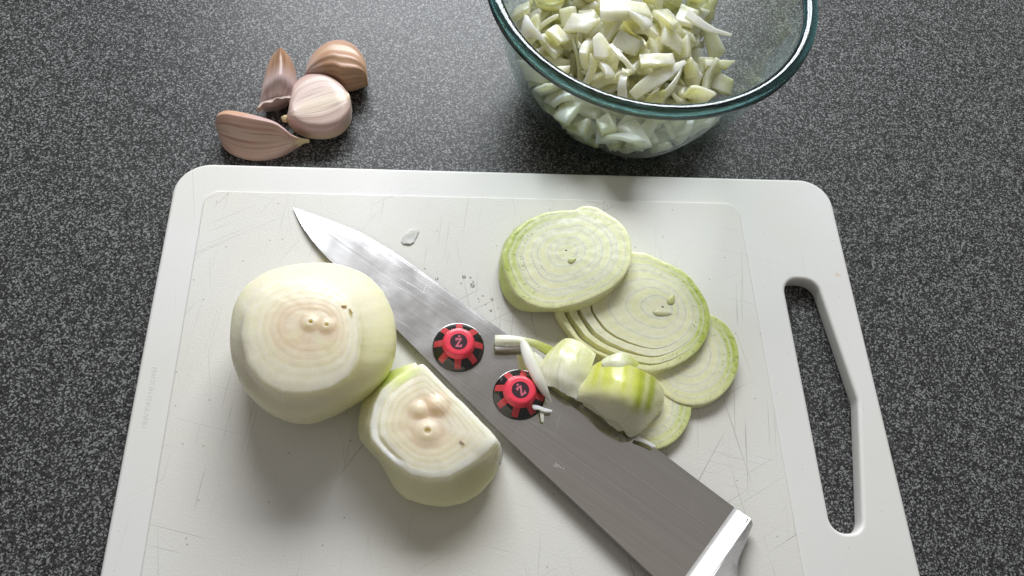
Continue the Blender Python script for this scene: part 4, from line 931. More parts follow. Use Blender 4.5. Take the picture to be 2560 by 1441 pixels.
for f in face_f:
    row = []; cc = []
    for k in range(NT):
        a = ang[k]; sq = 1 + (1 - f) * .22 * math.cos(2 * a)
        wob = 1 + .016 * nz(math.cos(a)*1.6 + f*4, math.sin(a)*1.6, f * 9) + .006 * nz(a * 9, f * 14)
        ctr = FC + (HC - FC) * (1 - f) ** .8
        r = rf[k] * f * sq * wob
        z = layer_z(f) + .08 * nz(math.cos(a)*2.2*f*3, math.sin(a)*2.2*f*3, 5) + (.4 * (1-f)) 
        px_, py_ = ctr[0] + r*math.cos(a), ctr[1] + r*math.sin(a); bz, bw, bp_ = buds(px_, py_, BUDS1)
        row.append((px_, py_, z + bz))
        i = sum(1 for L_ in LAY[1:] if f < L_)
        c = mixc(mixc(WHITE, CREAM, .55), CREAM, min(1, i * .5)); c = mixc(c, TAN, sm(1.2, 4, i) * .85 + .1 * nz(a*2, f*6))
        near = min(abs(f - L_) for L_ in LAY)
        c = mixc(c, (.70, .56, .38) if i > 2 else (.76, .73, .50), .5 * sm(.028, 0, near))
        c = mixc(c, (.90, .87, .74), .25 * (1 if i % 2 else 0) * sm(0, .5, nz(a*1.5, i*3.3) + .2))
        c = mixc(c, PALEG, .35 * sm(.1, .6, nz(a*1.2, f*3, 2)) )
        c = mixc(c, (.72, .56, .38), .6 * bw); c = mixc(c, (.62, .52, .22), bp_)
        cc.append(c)
    rows.append(np.array(row)); cols.append(cc)
polar_parts(rows, cols, [(0, len(rows) - 1)], ["flesh"], M_FLESH, onion)
def bit(name, c, lx, ly, lz, rot, colr, parent):
    V = []; 
    for z in (0, lz):
        for i in range(10):
            a = 2*math.pi*i/10; x = lx*math.copysign(abs(math.cos(a))**.6, math.cos(a)); y = ly*math.copysign(abs(math.sin(a))**.6, math.sin(a)) * (1 + .25*math.sin(3*a))
            V.append((c[0] + x*math.cos(rot) - y*math.sin(rot), c[1] + x*math.sin(rot) + y*math.cos(rot), c[2] + z))
    F = [tuple(range(10)), tuple(range(10, 20))] + [(i, (i+1) % 10, 10 + (i+1) % 10, 10 + i) for i in range(10)]
    return mk(name, V, F, M_FLESH, parent, col=[colr] * 20, sharp=40)
bit("brown_fleck", (-57.3, -25.6, 32.5), 1.15, .34, .45, math.radians(-58), (.16, .09, .035), onion)
bit("orange_fleck", (-59.6, -23.9, 32.5), .95, .6, .3, math.radians(15), (.72, .30, .10), onion)

# --- the half end piece by the spine
EC = np.array((-32.5, -63.0)); NT2 = 240; ang2 = np.arange(NT2) * 2*math.pi/NT2
lo = radial(END_LOW, EC, NT2, 1); hi = radial(END_TOP, EC, NT2, 1)
piece = empty("onion_end_piece", (EC[0], EC[1], 0))
tag(piece, "onion end cut off straight along one side, lying against the knife spine", "onion piece")
rows = []; cols = []
thc = math.radians(40)   # outward normal of the straight cut
def iscut(a):
    d = (a - thc + math.pi) % (2*math.pi) - math.pi; return sm(1.15, .85, abs(d))
for q in np.linspace(0, 1, 30):
    z = 17.6 * q ** .95; row = []; cc = []
    for k in range(NT2):
        a = ang2[k]; cf = iscut(a)
        bulge = lerp(.80 + .20 * sm(0, .38, q) if q < .38 else 1.0, 1.0, cf)
        r = lerp(lo[k] * bulge, hi[k], sm(.36, 1.0, q) if cf < .5 else q)
        r += .16 * nz(a*6, z*.2) + cf * (.45 * math.sin(z * 1.9 + 2*nz(a*3, 4)) ** 3)
        r -= .5 * sm(.8, 1, q)
        row.append((EC[0] + r*math.cos(a), EC[1] + r*math.sin(a), z))
        st = .5 + .5 * nz(a * 18, z*.02, 4)
        c = mixc(CREAM, PALEG, .55 + .3 * st)
        d = (a - math.radians(118) + math.pi) % (2*math.pi) - math.pi
        c = mixc(c, (.50, .62, .06), .95 * math.exp(-(d/.30)**2) * (.6 + .5*st))
        c = mixc(c, (.56, .55, .26), .4 * math.exp(-(((a - math.radians(-38)+math.pi) % (2*math.pi) - math.pi)/.5)**2))
        c = mixc(c, WHITE, cf * .8); c = mixc(c, WHITE, .6 * sm(.82, .97, q))
        cc.append(c)
    rows.append(np.array(row)); cols.append(cc)
LAY2 = [.97, .82, .70, .60, .48, .36]; HC2 = EC + np.array((1.5, 4.0)); ff = []
for a, b in zip(LAY2, LAY2[1:]): ff += list(np.linspace(a - .01, b + .01, 7))
ff += list(np.linspace(.35, .012, 34))
for f in ff:
    row = []; cc = []
    i = sum(1 for L_ in LAY2[1:] if f < L_); a0 = LAY2[i]; b0 = (LAY2 + [0])[i + 1]; u = (a0 - f) / (a0 - b0)
    for k in range(NT2):
        a = ang2[k]; cf = iscut(a)
        wob = 1 + .016 * nz(math.cos(a)*1.8 + f*4, math.sin(a)*1.8, f*8) * (1 - cf)
        ctr = EC + (HC2 - EC) * (1 - f)
        rr_ = lerp(hi[k], 18.5, (1 - f) * .6)
        r = rr_ * f * wob
        z = 19.8 - 1.9 * f ** 3.5 * (1 - .8*cf) + .05 * math.sin(math.pi * u) ** .7 - .12 * i ** .7 + .15 * nz(math.cos(a)*f*5, math.sin(a)*f*5, 1)
        left = sm(.5, .9, math.cos(a - math.radians(185)))
        if i == 0: z -= .8 * left * sm(.2, .9, u)
        px_, py_ = ctr[0] + r*math.cos(a), ctr[1] + r*math.sin(a); bz, bw, bp_ = buds(px_, py_, BUDS2)
        row.append((px_, py_, z + bz))
        c = mixc(WHITE, CREAM, min(1, i*.45)); c = mixc(c, TAN, sm(2, 4.5, i) * .55)
        d = (a - math.radians(112) + math.pi) % (2*math.pi) - math.pi
        if i == 0: c = mixc(c, (.60, .68, .16), .8 * math.exp(-(d/.28)**2))
        c = mixc(c, (.72, .66, .44), .5 * sm(.03, 0, min(abs(f - L_) for L_ in LAY2)) * (1 - cf * .6))
        c = mixc(c, WHITE, cf * .5); c = mixc(c, (.74, .58, .40), .5 * bw); c = mixc(c, (.60, .50, .25), .8*bp_)
        c = mixc(c, (.80, .60, .40), .75 * math.exp(-((px_ + 29.2)**2 + (py_ + 54.2)**2) / 22))
        cc.append(c)
    rows.append(np.array(row)); cols.append(cc)
polar_parts(rows, cols, [(0, len(rows) - 1)], ["flesh"], M_FLESH, piece)
bit("orange_fleck", (-20.0, -66.6, 19.35), .95, .45, .25, math.radians(-35), (.60, .34, .20), piece)

# --- slices
def onion_slice(name, label, top, bot, c, g, plane, thick, rings, greendir, greenw, green_amt, seed, gapdir=None, gaps=None, nth=220, spread=0.0):
    """rings: fractions from the rim inwards; plane z = a + b x + c y of the upper cut (about c)"""
    c = np.array(c); g = np.array(g)
    rt = radial(top, c, nth, 1); rb = radial(bot, c, nth, 2) if bot is not None else rt * 1.015
    th = empty(name, (c[0], c[1], 0)); tag(th, label, "onion slice", "cut onion slices beside the knife")
    rnd = random.Random(seed)
    A, B, Cc = plane
    nr = len(rings)
    for i in range(nr):
        fo = rings[i]; fi = rings[i+1] if i + 1 < nr else 0.0
        V = []; C = []; F = []; prof = []
        nrad = 6
        for s_ in (0, .06, .35, .65, .94, 1): prof.append((s_, 1))      # upper cut, rim to core
        if fi > 0: prof += [(1, .5), (1, 0)]
        for s_ in np.linspace(1 if fi > 0 else .98, 0, 4): prof.append((s_, 0))
        prof += [(0, .35), (0, .7)]
        zoff = 0.0
        specks = [rnd.random() < .10 for _ in range(nth)]
        for pi_, (s_, lv) in enumerate(prof):
            for k in range(nth):
                a = 2*math.pi*k/nth
                gp = 0.0
                if gaps and i < len(gaps):
                    d = (a - gapdir + math.pi) % (2*math.pi) - math.pi; gp = gaps[i] * math.exp(-(d/1.0)**2)
                f_o = fo - (gp if i else 0); f_i = fi if fi > 0 else .015
                if gaps and i < len(gaps): f_o = fo - (gaps[i-1] if i else 0) * 0
                f = lerp(f_o - gp * .0, f_i + gp, s_)
                R = lerp(rb[k], rt[k], lv)
                wob = 1 + (.005 * nz(math.cos(a)*1.7 + seed, math.sin(a)*1.7, f*5) + .002 * nz(a*11, seed, f*3)) * (1 if 0 < f < .97 else .4)
                p = c + (g - c) * (1 - f) ** 1.15 + f * R * wob * np.array((math.cos(a), math.sin(a)))
                zt = A + B*(p[0]-c[0]) + Cc*(p[1]-c[1])
                edge = min(s_, 1 - s_ if fi > 0 else 1) 
                z = zt - (1 - lv) * thick + (zoff + .10 * nz(p[0]*.35, p[1]*.35, seed)) * lv
                if lv == 1 and i == 0: z -= .15 * sm(.12, 0, s_)
                z = max(z, .06)
                V.append((p[0], p[1], z))
                d = (a - greendir + math.pi) % (2*math.pi) - math.pi
                gr = green_amt * math.exp(-(d/greenw)**2)
                col = mixc((.95, .925, .75), (.945, .895, .68), .25 + .5 * (1 - fo) + .3*nz(p[0]*.2, p[1]*.2, seed))
                col = mixc(col, (.88, .875, .47), (.7 if i < 2 else .25) + (.25 * (i % 2) if i > 1 else 0))
                if i < 3: col = mixc(col, (.47, .58, .07), min(1, 1.25 * gr) * (1, .8, .3)[i] * (.75 + .5*nz(a*7, s_*2, seed)))
                if pi_ >= nrad and i == 0: col = mixc(col, GREEN, gr * .6)
                if lv == 1 and s_ in (.06, .94) and i >= 1: col = mixc(col, (.97, .95, .80), .5)
                if lv == 1 and s_ in (0, 1): col = mixc(col, (.95, .93, .74), .5)
                if lv == 1 and i < 3 and pi_ in (2, 3) and specks[k] and (pi_ == 2) == (k % 2 == 0): col = mixc(col, (.24, .32, .08), .8 * min(1, .35 + gr))
                if lv == 1 and s_ == 1 and i >= 2: col = mixc(col, (.70, .67, .40), .8)
                C.append(col)
        n = len(prof)
        for q in range(n if fi > 0 else n):
            q2 = (q + 1) % n
            for k in range(nth): F.append((q*nth + k, q*nth + (k+1) % nth, q2*nth + (k+1) % nth, q2*nth + k))
        mk("ring" if fi > 0 else "core", V, F, M_SLICE, th, col=C, sharp=75)
    return th

def germ(th, c, lx, ly, rot, h=.5, colr=(.66, .66, .22)):
    n = 20; V = []; C = []; F = []
    for i, (rr, zz) in enumerate(((1, -.2), (.9, .5*h), (.55, h), (.02, h*1.05))):
        for k in range(n):
            a = 2*math.pi*k/n; x = lx*rr*math.cos(a); y = ly*rr*math.sin(a)*(1 - .35*math.cos(a))
            V.append((c[0] + x*math.cos(rot) - y*math.sin(rot), c[1] + x*math.sin(rot) + y*math.cos(rot), c[2] + zz)); C.append(mixc(colr, PALEG, rr*.5))
    for i in range(3):
        for k in range(n): F.append((i*n+k, i*n+(k+1) % n, (i+1)*n+(k+1) % n, (i+1)*n+k))
    mk("germ", V, F, M_FLESH, th, col=C)

def ctr(poly): return tuple(np.mean(np.array(poly), 0))
c4 = ctr(SLICE4_TOP)
onion_slice("onion_slice", "lowest onion slice, tucked under the knife edge below the green chunk", SLICE4_TOP, None, c4, (c4[0]-2, c4[1]+1), (3.3, 0.0, 0.0), 3.1, [1, .87, .71, .60, .41, .25], math.radians(-10), 1.4, .5, 41)
c3 = ctr(SLICE3_TOP)
onion_slice("onion_slice", "rightmost onion slice, green rimmed, under the slice with loose rings", SLICE3_TOP, None, c3, (c3[0]-3, c3[1]+2), (4.6, .02, .03), 3.6, [1, .87, .75, .62, .46, .28], math.radians(10), 1.0, .85, 31)
c2 = ctr(SLICE2_TOP)
s2 = onion_slice("onion_slice", "middle onion slice with rings coming apart at the lower left", SLICE2_TOP, None, c2, (c2[0]+7.5, c2[1]+1.5), (6.6, .035, -.01), 3.6, [1, .885, .77, .655, .50, .34, .2], math.radians(2), .95, 1.0, 21, math.radians(215), [.075, .06, .03, 0])
germ(s2, (c2[0]+11.0, c2[1]+4.6, 6.95), 2.6, 1.5, math.radians(62)); germ(s2, (c2[0]+7.0, c2[1]-1.2, 6.85), 4.0, 1.3, math.radians(-6), .45, (.66, .63, .36))
c1 = ctr(SLICE1_TOP)
s1 = onion_slice("onion_slice", "top onion slice, complete and furthest back, resting on the next slice", SLICE1_TOP, SLICE1_BOT, c1, (c1[0]-1.5, c1[1]+.8), (9.3, .10, -.05), 5.6, [1, .905, .775, .69, .55, .455, .29, .17], math.radians(170), .95, .9, 11)
germ(s1, (c1[0]+.6, c1[1]-3.8, 9.6), 1.9, 1.2, math.radians(25))

# --- curved layers and shreds
def catgrid(G, u, v):
    return catmull(np.array([catmull(np.array(r), v) for r in G]), u)
def sheet(name, G, nu, nvv, thick, colfn, mat=None, parent=None, base=None, jag=0.0, seed=0, sharp=50):
    P = np.zeros((nu, nvv, 3))
    for i in range(nu):
        for j in range(nvv):
            u, v = i/(nu-1), j/(nvv-1)
            if jag: u = u * (1 - jag * (.5 + .5*nz(v*9, seed, .3)) * sm(.6, 1, u))
            P[i, j] = catgrid(G, u, v); P[i, j, 2] += .18*nz(P[i, j, 0]*.3, P[i, j, 1]*.3, seed)
    du = np.gradient(P, axis=0); dv = np.gradient(P, axis=1); nn = np.cross(du, dv); nn /= (np.linalg.norm(nn, axis=2, keepdims=True) + 1e-9)
    if nn[..., 2].mean() < 0: nn = -nn
    V = []; C = []; F = []
    for lay in (0, 1):
        for i in range(nu):
            for j in range(nvv):
                p = P[i, j] - nn[i, j] * thick * lay
                p[2] = max(p[2], .05); V.append(tuple(p)); C.append(colfn(i/(nu-1), j/(nvv-1), lay))
    n = nu*nvv
    for i in range(nu-1):
        for j in range(nvv-1):
            a = i*nvv + j; F += [(a, a+nvv, a+nvv+1, a+1), (n+a, n+a+1, n+a+nvv+1, n+a+nvv)]
        for j in (0, nvv-1):
            a = i*nvv + j; F.append((a, n+a, n+a+nvv, a+nvv))
    for i in (0, nu-1):
        for j in range(nvv-1):
            a = i*nvv + j; F.append((a, a+1, n+a+1, n+a))
    return mk(name, V, F, mat or M_LAYER, parent, base, col=C, sharp=sharp)

chunk = empty("onion_chunk", (44, -52, 4))
tag(chunk, "yellow-green striped onion chunk of curved layers lying over the knife edge", "onion chunk")
def chunk_col(u, v, lay):
    c = mixc(PALEG, WHITE, sm(.45, .8, u) * .6)
    st = .5 + .5*math.sin(v*46 + 3*nz(v*6, 2))
    c = mixc(c, (.66, .69, .10), sm(.85, .25, u) * (.6 + .4*st) * sm(.02, .12, v) * sm(.75, .55, v))
    b1 = math.exp(-((v - .63)/.05)**2); b2 = math.exp(-((v - .755)/.06)**2)
    c = mixc(c, (.40, .47, .01), .92 * max(b1, b2) * sm(.82, .55, u))
    c = mixc(c, (.60, .62, .22), .30 * sm(.35, .8, .5 + .5*nz(v*70, u*1.2, 6)) * sm(1, .5, u))
    return c if not lay else mixc(c, WHITE, .6)
sheet("outer_layer", CHUNK, 44, 64, 2.6, chunk_col, parent=chunk, jag=.10, seed=2)
sheet("inner_layer", CHUNK_IN, 30, 48, 2.2, lambda u, v, l: mixc(WHITE, PALEG, .4), parent=chunk, jag=.16, seed=5)
sheet("curled_flap", FLAP, 16, 24, 1.3, lambda u, v, l: mixc((.86, .87, .62), (.66, .70, .20), sm(.45, 1, v) + .2*nz(v*9, u*3)), parent=chunk, seed=7)
petal = sheet("onion_petal", PETAL, 30, 30, 2.0, lambda u, v, l: mixc(mixc((.92, .90, .78), (.70, .72, .24), min(1, sm(.75, .1, u) * (.6 + .4*nz(v*8, 1)) + .22*sm(.3, .8, .5+.5*nz(v*60, u)))), (.48, .50, .24), .5*math.exp(-((v-.42)/.015)**2) * sm(.3, .5, u)), base=(26, -40, 3), seed=9, jag=.05)
tag(petal, "pale curved onion layer lying left of the striped green chunk", "onion layer")
strip = sheet("onion_strip", STRIP, 10, 40, 1.3, lambda u, v, l: mixc((.76, .76, .60), (.58, .62, .16), sm(.35, .9, v)), base=(0, -22, 3), seed=12)
tag(strip, "curved green-white onion strip whose square end lies on the blade", "onion strip")
wet = sheet("onion_film", STRIP_WET, 8, 24, .35, lambda u, v, l: (.86, .85, .80), mat=M_SLICE, base=(0, -26, 3), seed=14)
tag(wet, "thin wet onion film along the front of the square-ended strip", "onion scrap")
shard = sheet("onion_shard", SHARD, 14, 14, .9, lambda u, v, l: mixc(WHITE, PALEG, u), base=(12, -36, 3), seed=16, jag=.2)
tag(shard, "small crumpled onion shard between the sliver and the pale curved layer", "onion scrap")
fl = sheet("onion_flake", FLAKE, 8, 18, .4, lambda u, v, l: (.86, .86, .82), mat=M_SLICE, base=(10, -55, 4), seed=18, jag=.25)
tag(fl, "whitish thin onion flake clinging to the front rim of the tilted-letter button", "onion scrap")
fl2 = sheet("onion_thread", FLAKE2, 12, 5, .4, lambda u, v, l: (.74, .72, .58), base=(12, -62, 4), seed=19)
tag(fl2, "tiny pale onion thread pointing down from the flake on the blade", "onion scrap")
res = sheet("onion_residue", RESIDUE, 10, 20, .35, lambda u, v, l: (.86, .85, .80), mat=M_SLICE, base=(47, -62, 4), seed=20, jag=.3)
tag(res, "wet whitish onion smear on the knife edge below the green chunk", "onion scrap")
sc_ = sheet("onion_scrap", SCRAP, 18, 14, .3, lambda u, v, l: (.76, .755, .71), mat=M_SLICE, base=(-40, 22, 0), seed=22, jag=.2)
tag(sc_, "clear crumpled onion scrap alone on the board behind the knife", "onion scrap")

def loft(name, Lp, Rp, zmid, H, mat, colfn, parent=None, base=None, nt_=70, nphi=56, skew=0.0, ribs=None, floor=None, power=.8, sharp=None, crest=None, tilt=0.0):
    """closed tapered body between two outline curves (mm), H(t) = (height above, below) the outline plane"""
    V = []; C = []; F = []
    for i in range(nt_):
        t = i / (nt_ - 1); a = catmull(np.array(Lp), t); b = catmull(np.array(Rp), t)
        za = zmid(t) if callable(zmid) else zmid
        if len(a) == 3: za = (a[2] + b[2]) / 2
        up, dn = H(t); m = (a[:2] + b[:2]) / 2; hv = (b[:2] - a[:2]) / 2
        for k in range(nphi):
            ph = 2*math.pi*k/nphi; x = math.cos(ph); s_ = math.sin(ph)
            zz = math.copysign(abs(s_) ** power, s_)
            if crest and zz > 0: zz = lerp(zz, max(0, 1 - abs(x - crest[0]) / (1 + (crest[0] if x < crest[0] else -crest[0]))), crest[1])
            rr = 1 + (ribs(t, ph) if ribs else 0)
            xx = x * rr + (skew(t) if callable(skew) else skew) * max(0, zz) * (1 - x*x)
            z = za + (up * zz * rr if zz > 0 else dn * zz)
            z += tilt * -x * math.sin(math.pi * min(1, .1 + t)) ** .7 if tilt else 0
            if floor is not None: z = max(z, floor + .05)
            V.append((m[0] + hv[0]*xx, m[1] + hv[1]*xx, z)); C.append(colfn(t, ph, zz))
    for i in range(nt_ - 1):
        for k in range(nphi): F.append((i*nphi + k, i*nphi + (k+1) % nphi, (i+1)*nphi + (k+1) % nphi, (i+1)*nphi + k))
    F.append(tuple(range(nphi))); F.append(tuple((nt_-1)*nphi + k for k in range(nphi)))
    return mk(name, V, F, mat, parent, base, col=C, sharp=sharp)

sv = loft("onion_sliver", SLIVER_L, SLIVER_R, 0, lambda t: (1.5 * math.sin(math.pi * min(1, .15 + t*.85)) + .1, 1.0), M_FLESH, lambda t, ph, z: mixc(WHITE, (.66, .68, .40), sm(.3, -.6, math.cos(ph + math.pi)) * .6), base=(10, -38, 4), skew=.35)
tag(sv, "pointed white onion sliver lying across the edge of the tilted-letter button", "onion sliver")

for i, (x, y, r) in enumerate(DROPS):
    V, F = lathe([(r, 0), (r*.97, r*.16), (r*.8, r*.36), (r*.5, r*.5), (.01, r*.55)], (x, y, .02), 20)
    V = [(px + .12*r*nz(px*2, py*2, i), py + .12*r*nz(px*2, py*2, i + 5), pz) for px, py, pz in V]
    F.append(tuple(range(20)))
    tag(mk("juice_drop", V, F, M_DROP, base=(x, y, 0)), "tiny clear drop of onion juice on the board behind the knife", "drop", "juice drops on the board")

# ------------------------------------------------------------------ garlic
def streak(t, ph, seed, a, b, k=9, amt=1.0):
    s_ = .5 + .5 * nz(math.cos(ph)*k, math.sin(ph)*k + seed, t*1.3 + seed); s2_ = nz(math.cos(ph)*k*3.2, math.sin(ph)*k*3.2 + seed, t*2 + seed)
    c = mixc(a, b, sm(.25, .8, s_) * amt); return mixc(c, (a[0]*.55, a[1]*.5, a[2]*.48), .75*sm(.25, .6, s2_))
PINK = (.50, .285, .225); BROWN = (.26, .12, .05); PAPER = (.56, .45, .37); ROSE = (.55, .32, .33); STRAW = (.60, .47, .26)
def rib(k, amt, seed):
    return lambda t, ph: amt * (math.cos(k*ph + seed) * .5 + nz(math.cos(ph)*4, math.sin(ph)*4 + seed, t*2)) * math.sin(math.pi*min(1, max(0, t)))**.5

def col_a(t, ph, z):
    c = streak(t, ph, 3, PINK, (.62, .45, .36), 8)
    top = sm(.55, .95, z) * sm(-.2, -.75, math.cos(ph)) if False else 0
    ridge = sm(-.40, -.48, math.cos(ph)) * (1 if z >= 0 else 0)
    c = mixc(c, (.62, .36, .22), ridge * sm(.55, .2, t)); c = mixc(c, (.66, .46, .48), ridge * sm(.3, .55, t) * .8)
    c = mixc(c, PAPER, .5*sm(.3, .6, t) * sm(.3, .9, .5 + .5*nz(ph*4, t*3)))
    c = mixc(c, (.30, .18, .12), .6 * sm(.68, .76, t) * sm(.2, .6, nz(ph*3, t*9) + .4)); c = mixc(c, STRAW, sm(.78, .9, t))
    return c
ga = loft("garlic_clove", CLOVE_A[0], CLOVE_A[1], -1.2, lambda t: (6.6*sm(-.14, .25, t)*(1 - .88*sm(.5, .86, t)) + .15, 6.6*sm(-.2, .2, t)*(1 - .8*sm(.7, 1, t))), M_GARLIC, col_a, base=(-104, 66, -8), ribs=rib(7, .014, 1), floor=-8, nt_=100, nphi=140, power=.85, crest=(-.42, .62), tilt=3.4)
tag(ga, "pinkish garlic clove with a dry pointed tail, lying nearest the board", "garlic clove", "garlic cloves on the worktop")

gb = empty("garlic_clove", (-95, 103, -8)); tag(gb, "dark brown narrow garlic clove with torn open base, standing left of the pair", "garlic clove", "garlic cloves on the worktop")
def col_b(t, ph, z):
    c = streak(t, ph, 6, BROWN, (.48, .27, .15), 9); c = mixc(c, (.56, .42, .40), sm(.40, .75, t)); c = mixc(c, (.78, .68, .67), .85*sm(.6, .95, t) * sm(.3, .7, .5 + .5*nz(ph*5, t*4)))
    c = mixc(c, (.17, .08, .04), sm(.22, 0, t)*.8); c = mixc(c, (.22, .11, .07), .7*math.exp(-((math.cos(ph) - .05)/.05)**2)*(1 if z > 0 else 0)*sm(.75, .5, t))
    return c
loft("skin", CLOVE_B[0], CLOVE_B[1], -1.5, lambda t: (8.6*sm(-.25, .45, t)*(1 - .86*sm(.62, 1, t)**1.5) + .3, 6.2*sm(-.1, .3, t)), M_GARLIC, col_b, gb, skew=.1, ribs=lambda t, ph: .02*math.cos(5*ph) - .05*math.exp(-((math.cos(ph)-.05)/.10)**2)*(math.sin(ph) > 0) + (.07*nz(ph*2, 3)*sm(.8, 1, t)), floor=-8, power=.75, nphi=120, crest=(.05, .4))
# torn papery lip at its base
L0, R0 = np.array(CLOVE_B[0][-1]), np.array(CLOVE_B[1][-1]); V = []; C = []; F = []; m0 = (L0+R0)/2; hv0 = (R0-L0)/2; outw = np.array((hv0[1], -hv0[0])); outw = outw/np.linalg.norm(outw)
if outw[1] > 0: outw = -outw
for i in range(7):
    q = i/6
    for k in range(40):
        ph = math.pi*(-.25 + 1.5*k/39); fl_ = 1 + .22*q*q + .1*q*nz(ph*3, 2); x = math.cos(ph)*fl_; zt = math.sin(ph)
        d = q*(2.2 + 1.2*nz(ph*2.5, 7))
        p = m0 + hv0*x + outw*d; V.append((p[0], p[1], max(-7.9, -1.5 + 1.6*zt*(1 + .9*q*(1 + nz(ph*3, 5)))))); C.append(mixc((.62, .48, .46), (.70, .58, .50), q))
for i in range(6):
    for k in range(39): F.append((i*40+k, i*40+k+1, (i+1)*40+k+1, (i+1)*40+k))
lip = mk("torn_lip", V, F, M_GARLIC, gb, col=C)
so = lip.modifiers.new("thickness", 'SOLIDIFY'); so.thickness = .00035

def col_d(t, ph, z):
    c = streak(t, ph, 11, (.42, .225, .13), (.56, .36, .23), 10); c = mixc(c, (.58, .44, .40), sm(.3, 0, t)*.9)
    c = mixc(c, ROSE, .6*sm(-.75, -.98, math.cos(ph))*sm(.1, .3, t)); c = mixc(c, (.46, .25, .10), sm(.8, .95, t)*.7)
    return c
gd = loft("garlic_clove", CLOVE_D[0], CLOVE_D[1], -1.0, lambda t: (9.5*math.sin(math.pi*min(1, .06+t*.9))**.6 + .5, 6.6*math.sin(math.pi*min(1, .05+t*.9))**.6 + .3), M_GARLIC, col_d, base=(-72, 100, -8), skew=.25, ribs=lambda t, ph: .03*math.cos(11*ph+1)*math.sin(math.pi*t)**.5 + .02*nz(ph*3, t*3), floor=-8, nt_=90, nphi=140, power=.8)
tag(gd, "ribbed tan-brown garlic clove furthest back, arched like a crescent", "garlic clove", "garlic cloves on the worktop")

gc = empty("garlic_clove", (-82, 84, -8)); tag(gc, "plump round pale pink garlic clove in front of the ribbed brown one", "garlic clove", "garlic cloves on the worktop")
def col_c(t, ph, z):
    c = streak(t, ph, 17, (.56, .405, .35), (.70, .55, .48), 9)
    c = mixc(c, (.60, .50, .32), .55*math.exp(-((math.cos(ph)-.15)/.3)**2)*sm(.2, .5, t)*(z > 0))
    c = mixc(c, (.52, .32, .30), .7*sm(.80, .95, abs(math.cos(ph)))); c = mixc(c, (.62, .46, .30), .8*sm(.2, -.3, z)); c = mixc(c, STRAW, sm(.12, .02, t))
    c = mixc(c, (.56, .38, .20), .7*sm(.88, 1, t)*sm(.0, .5, nz(ph*6, 3)+.3))
    return c
loft("skin", CLOVE_C[0], CLOVE_C[1], -.3, lambda t: (5.6*sm(-.1, .3, t)*(1-.3*sm(.75, 1, t)) + .4, 7.6*sm(-.1, .25, t)*(1-.3*sm(.85, 1, t))), M_GARLIC, col_c, gc, skew=.1, ribs=lambda t, ph: .004*math.cos(13*ph) + .02*nz(math.cos(ph)*3, math.sin(ph)*3, t*2) - .10*math.exp(-(math.cos(ph)/.62)**2)*(math.sin(ph) > 0)*math.sin(math.pi*t)**.7, floor=-8, nt_=90, nphi=140, power=.42)
L0, R0 = np.array(CLOVE_C[0][0]), np.array(CLOVE_C[1][0])
nub_c = (L0 + R0)/2; ax_ = nub_c - np.array(CLOVE_C[0][3]); 
V, F = lathe([(.01, -.5), (1.2, -.4), (1.7, .2), (1.5, .9), (1.0, 1.3), (.01, 1.5)], (nub_c[0]-.4, nub_c[1]+.2, .2), 24)
V = [(x + .5*nz(x*1.4, y*1.4, z*1.4), y + .5*nz(x*1.4, y*1.4, z*1.4+7), z + .3*nz(x*2, y*2, 4)) for x, y, z in V]
mk("root_nub", V, F, M_GARLIC, gc, col=[mixc((.66, .56, .34), (.50, .38, .20), .5+.8*nz(v[0]*2, v[1]*2, v[2])) for v in V])

# ------------------------------------------------------------------ glass bowl
BC = (BOWL_C[0], BOWL_C[1], 0.0)
bowl = empty("glass_bowl", (BC[0], BC[1], -8))
tag(bowl, "clear glass mixing bowl with teal rim, full of diced onion", "bowl")
V, F = lathe([(max(r, .02), z) for r, z in BOWL_OUT] + [(r, z) for r, z in reversed(BOWL_IN[1:])] + [(.02, BOWL_IN[0][1])], BC, 128)
def dens(prof, k=4):
    P = np.array(prof, float); out = []
    for i in range((len(P)-1)*k + 1): out.append(tuple(catmull(P, i/((len(P)-1)*k))))
    return out
po = [(max(.02, r), z) for r, z in dens(BOWL_OUT)]; pin = [(max(.02, r), z) for r, z in dens(BOWL_IN)]
V, F = lathe(po + pin[::-1], BC, 128)
mk("bowl_wall", V, F, M_GLASS, bowl, sharp=60)
prof = []
for k in range(25):
    a = 2*math.pi*k/24; prof.append((62.9 + 2.8*math.copysign(abs(math.cos(a))**.85, math.cos(a)), 56.5 + 2.6*math.copysign(abs(math.sin(a))**.85, math.sin(a))))
V, F = lathe(prof[:-1], BC, 160); n = 160; k = len(prof) - 1
for j in range(n): F.append(((k-1)*n + j, (k-1)*n + (j+1) % n, (j+1) % n, j))
mk("rim", V, F, M_RIM, bowl)

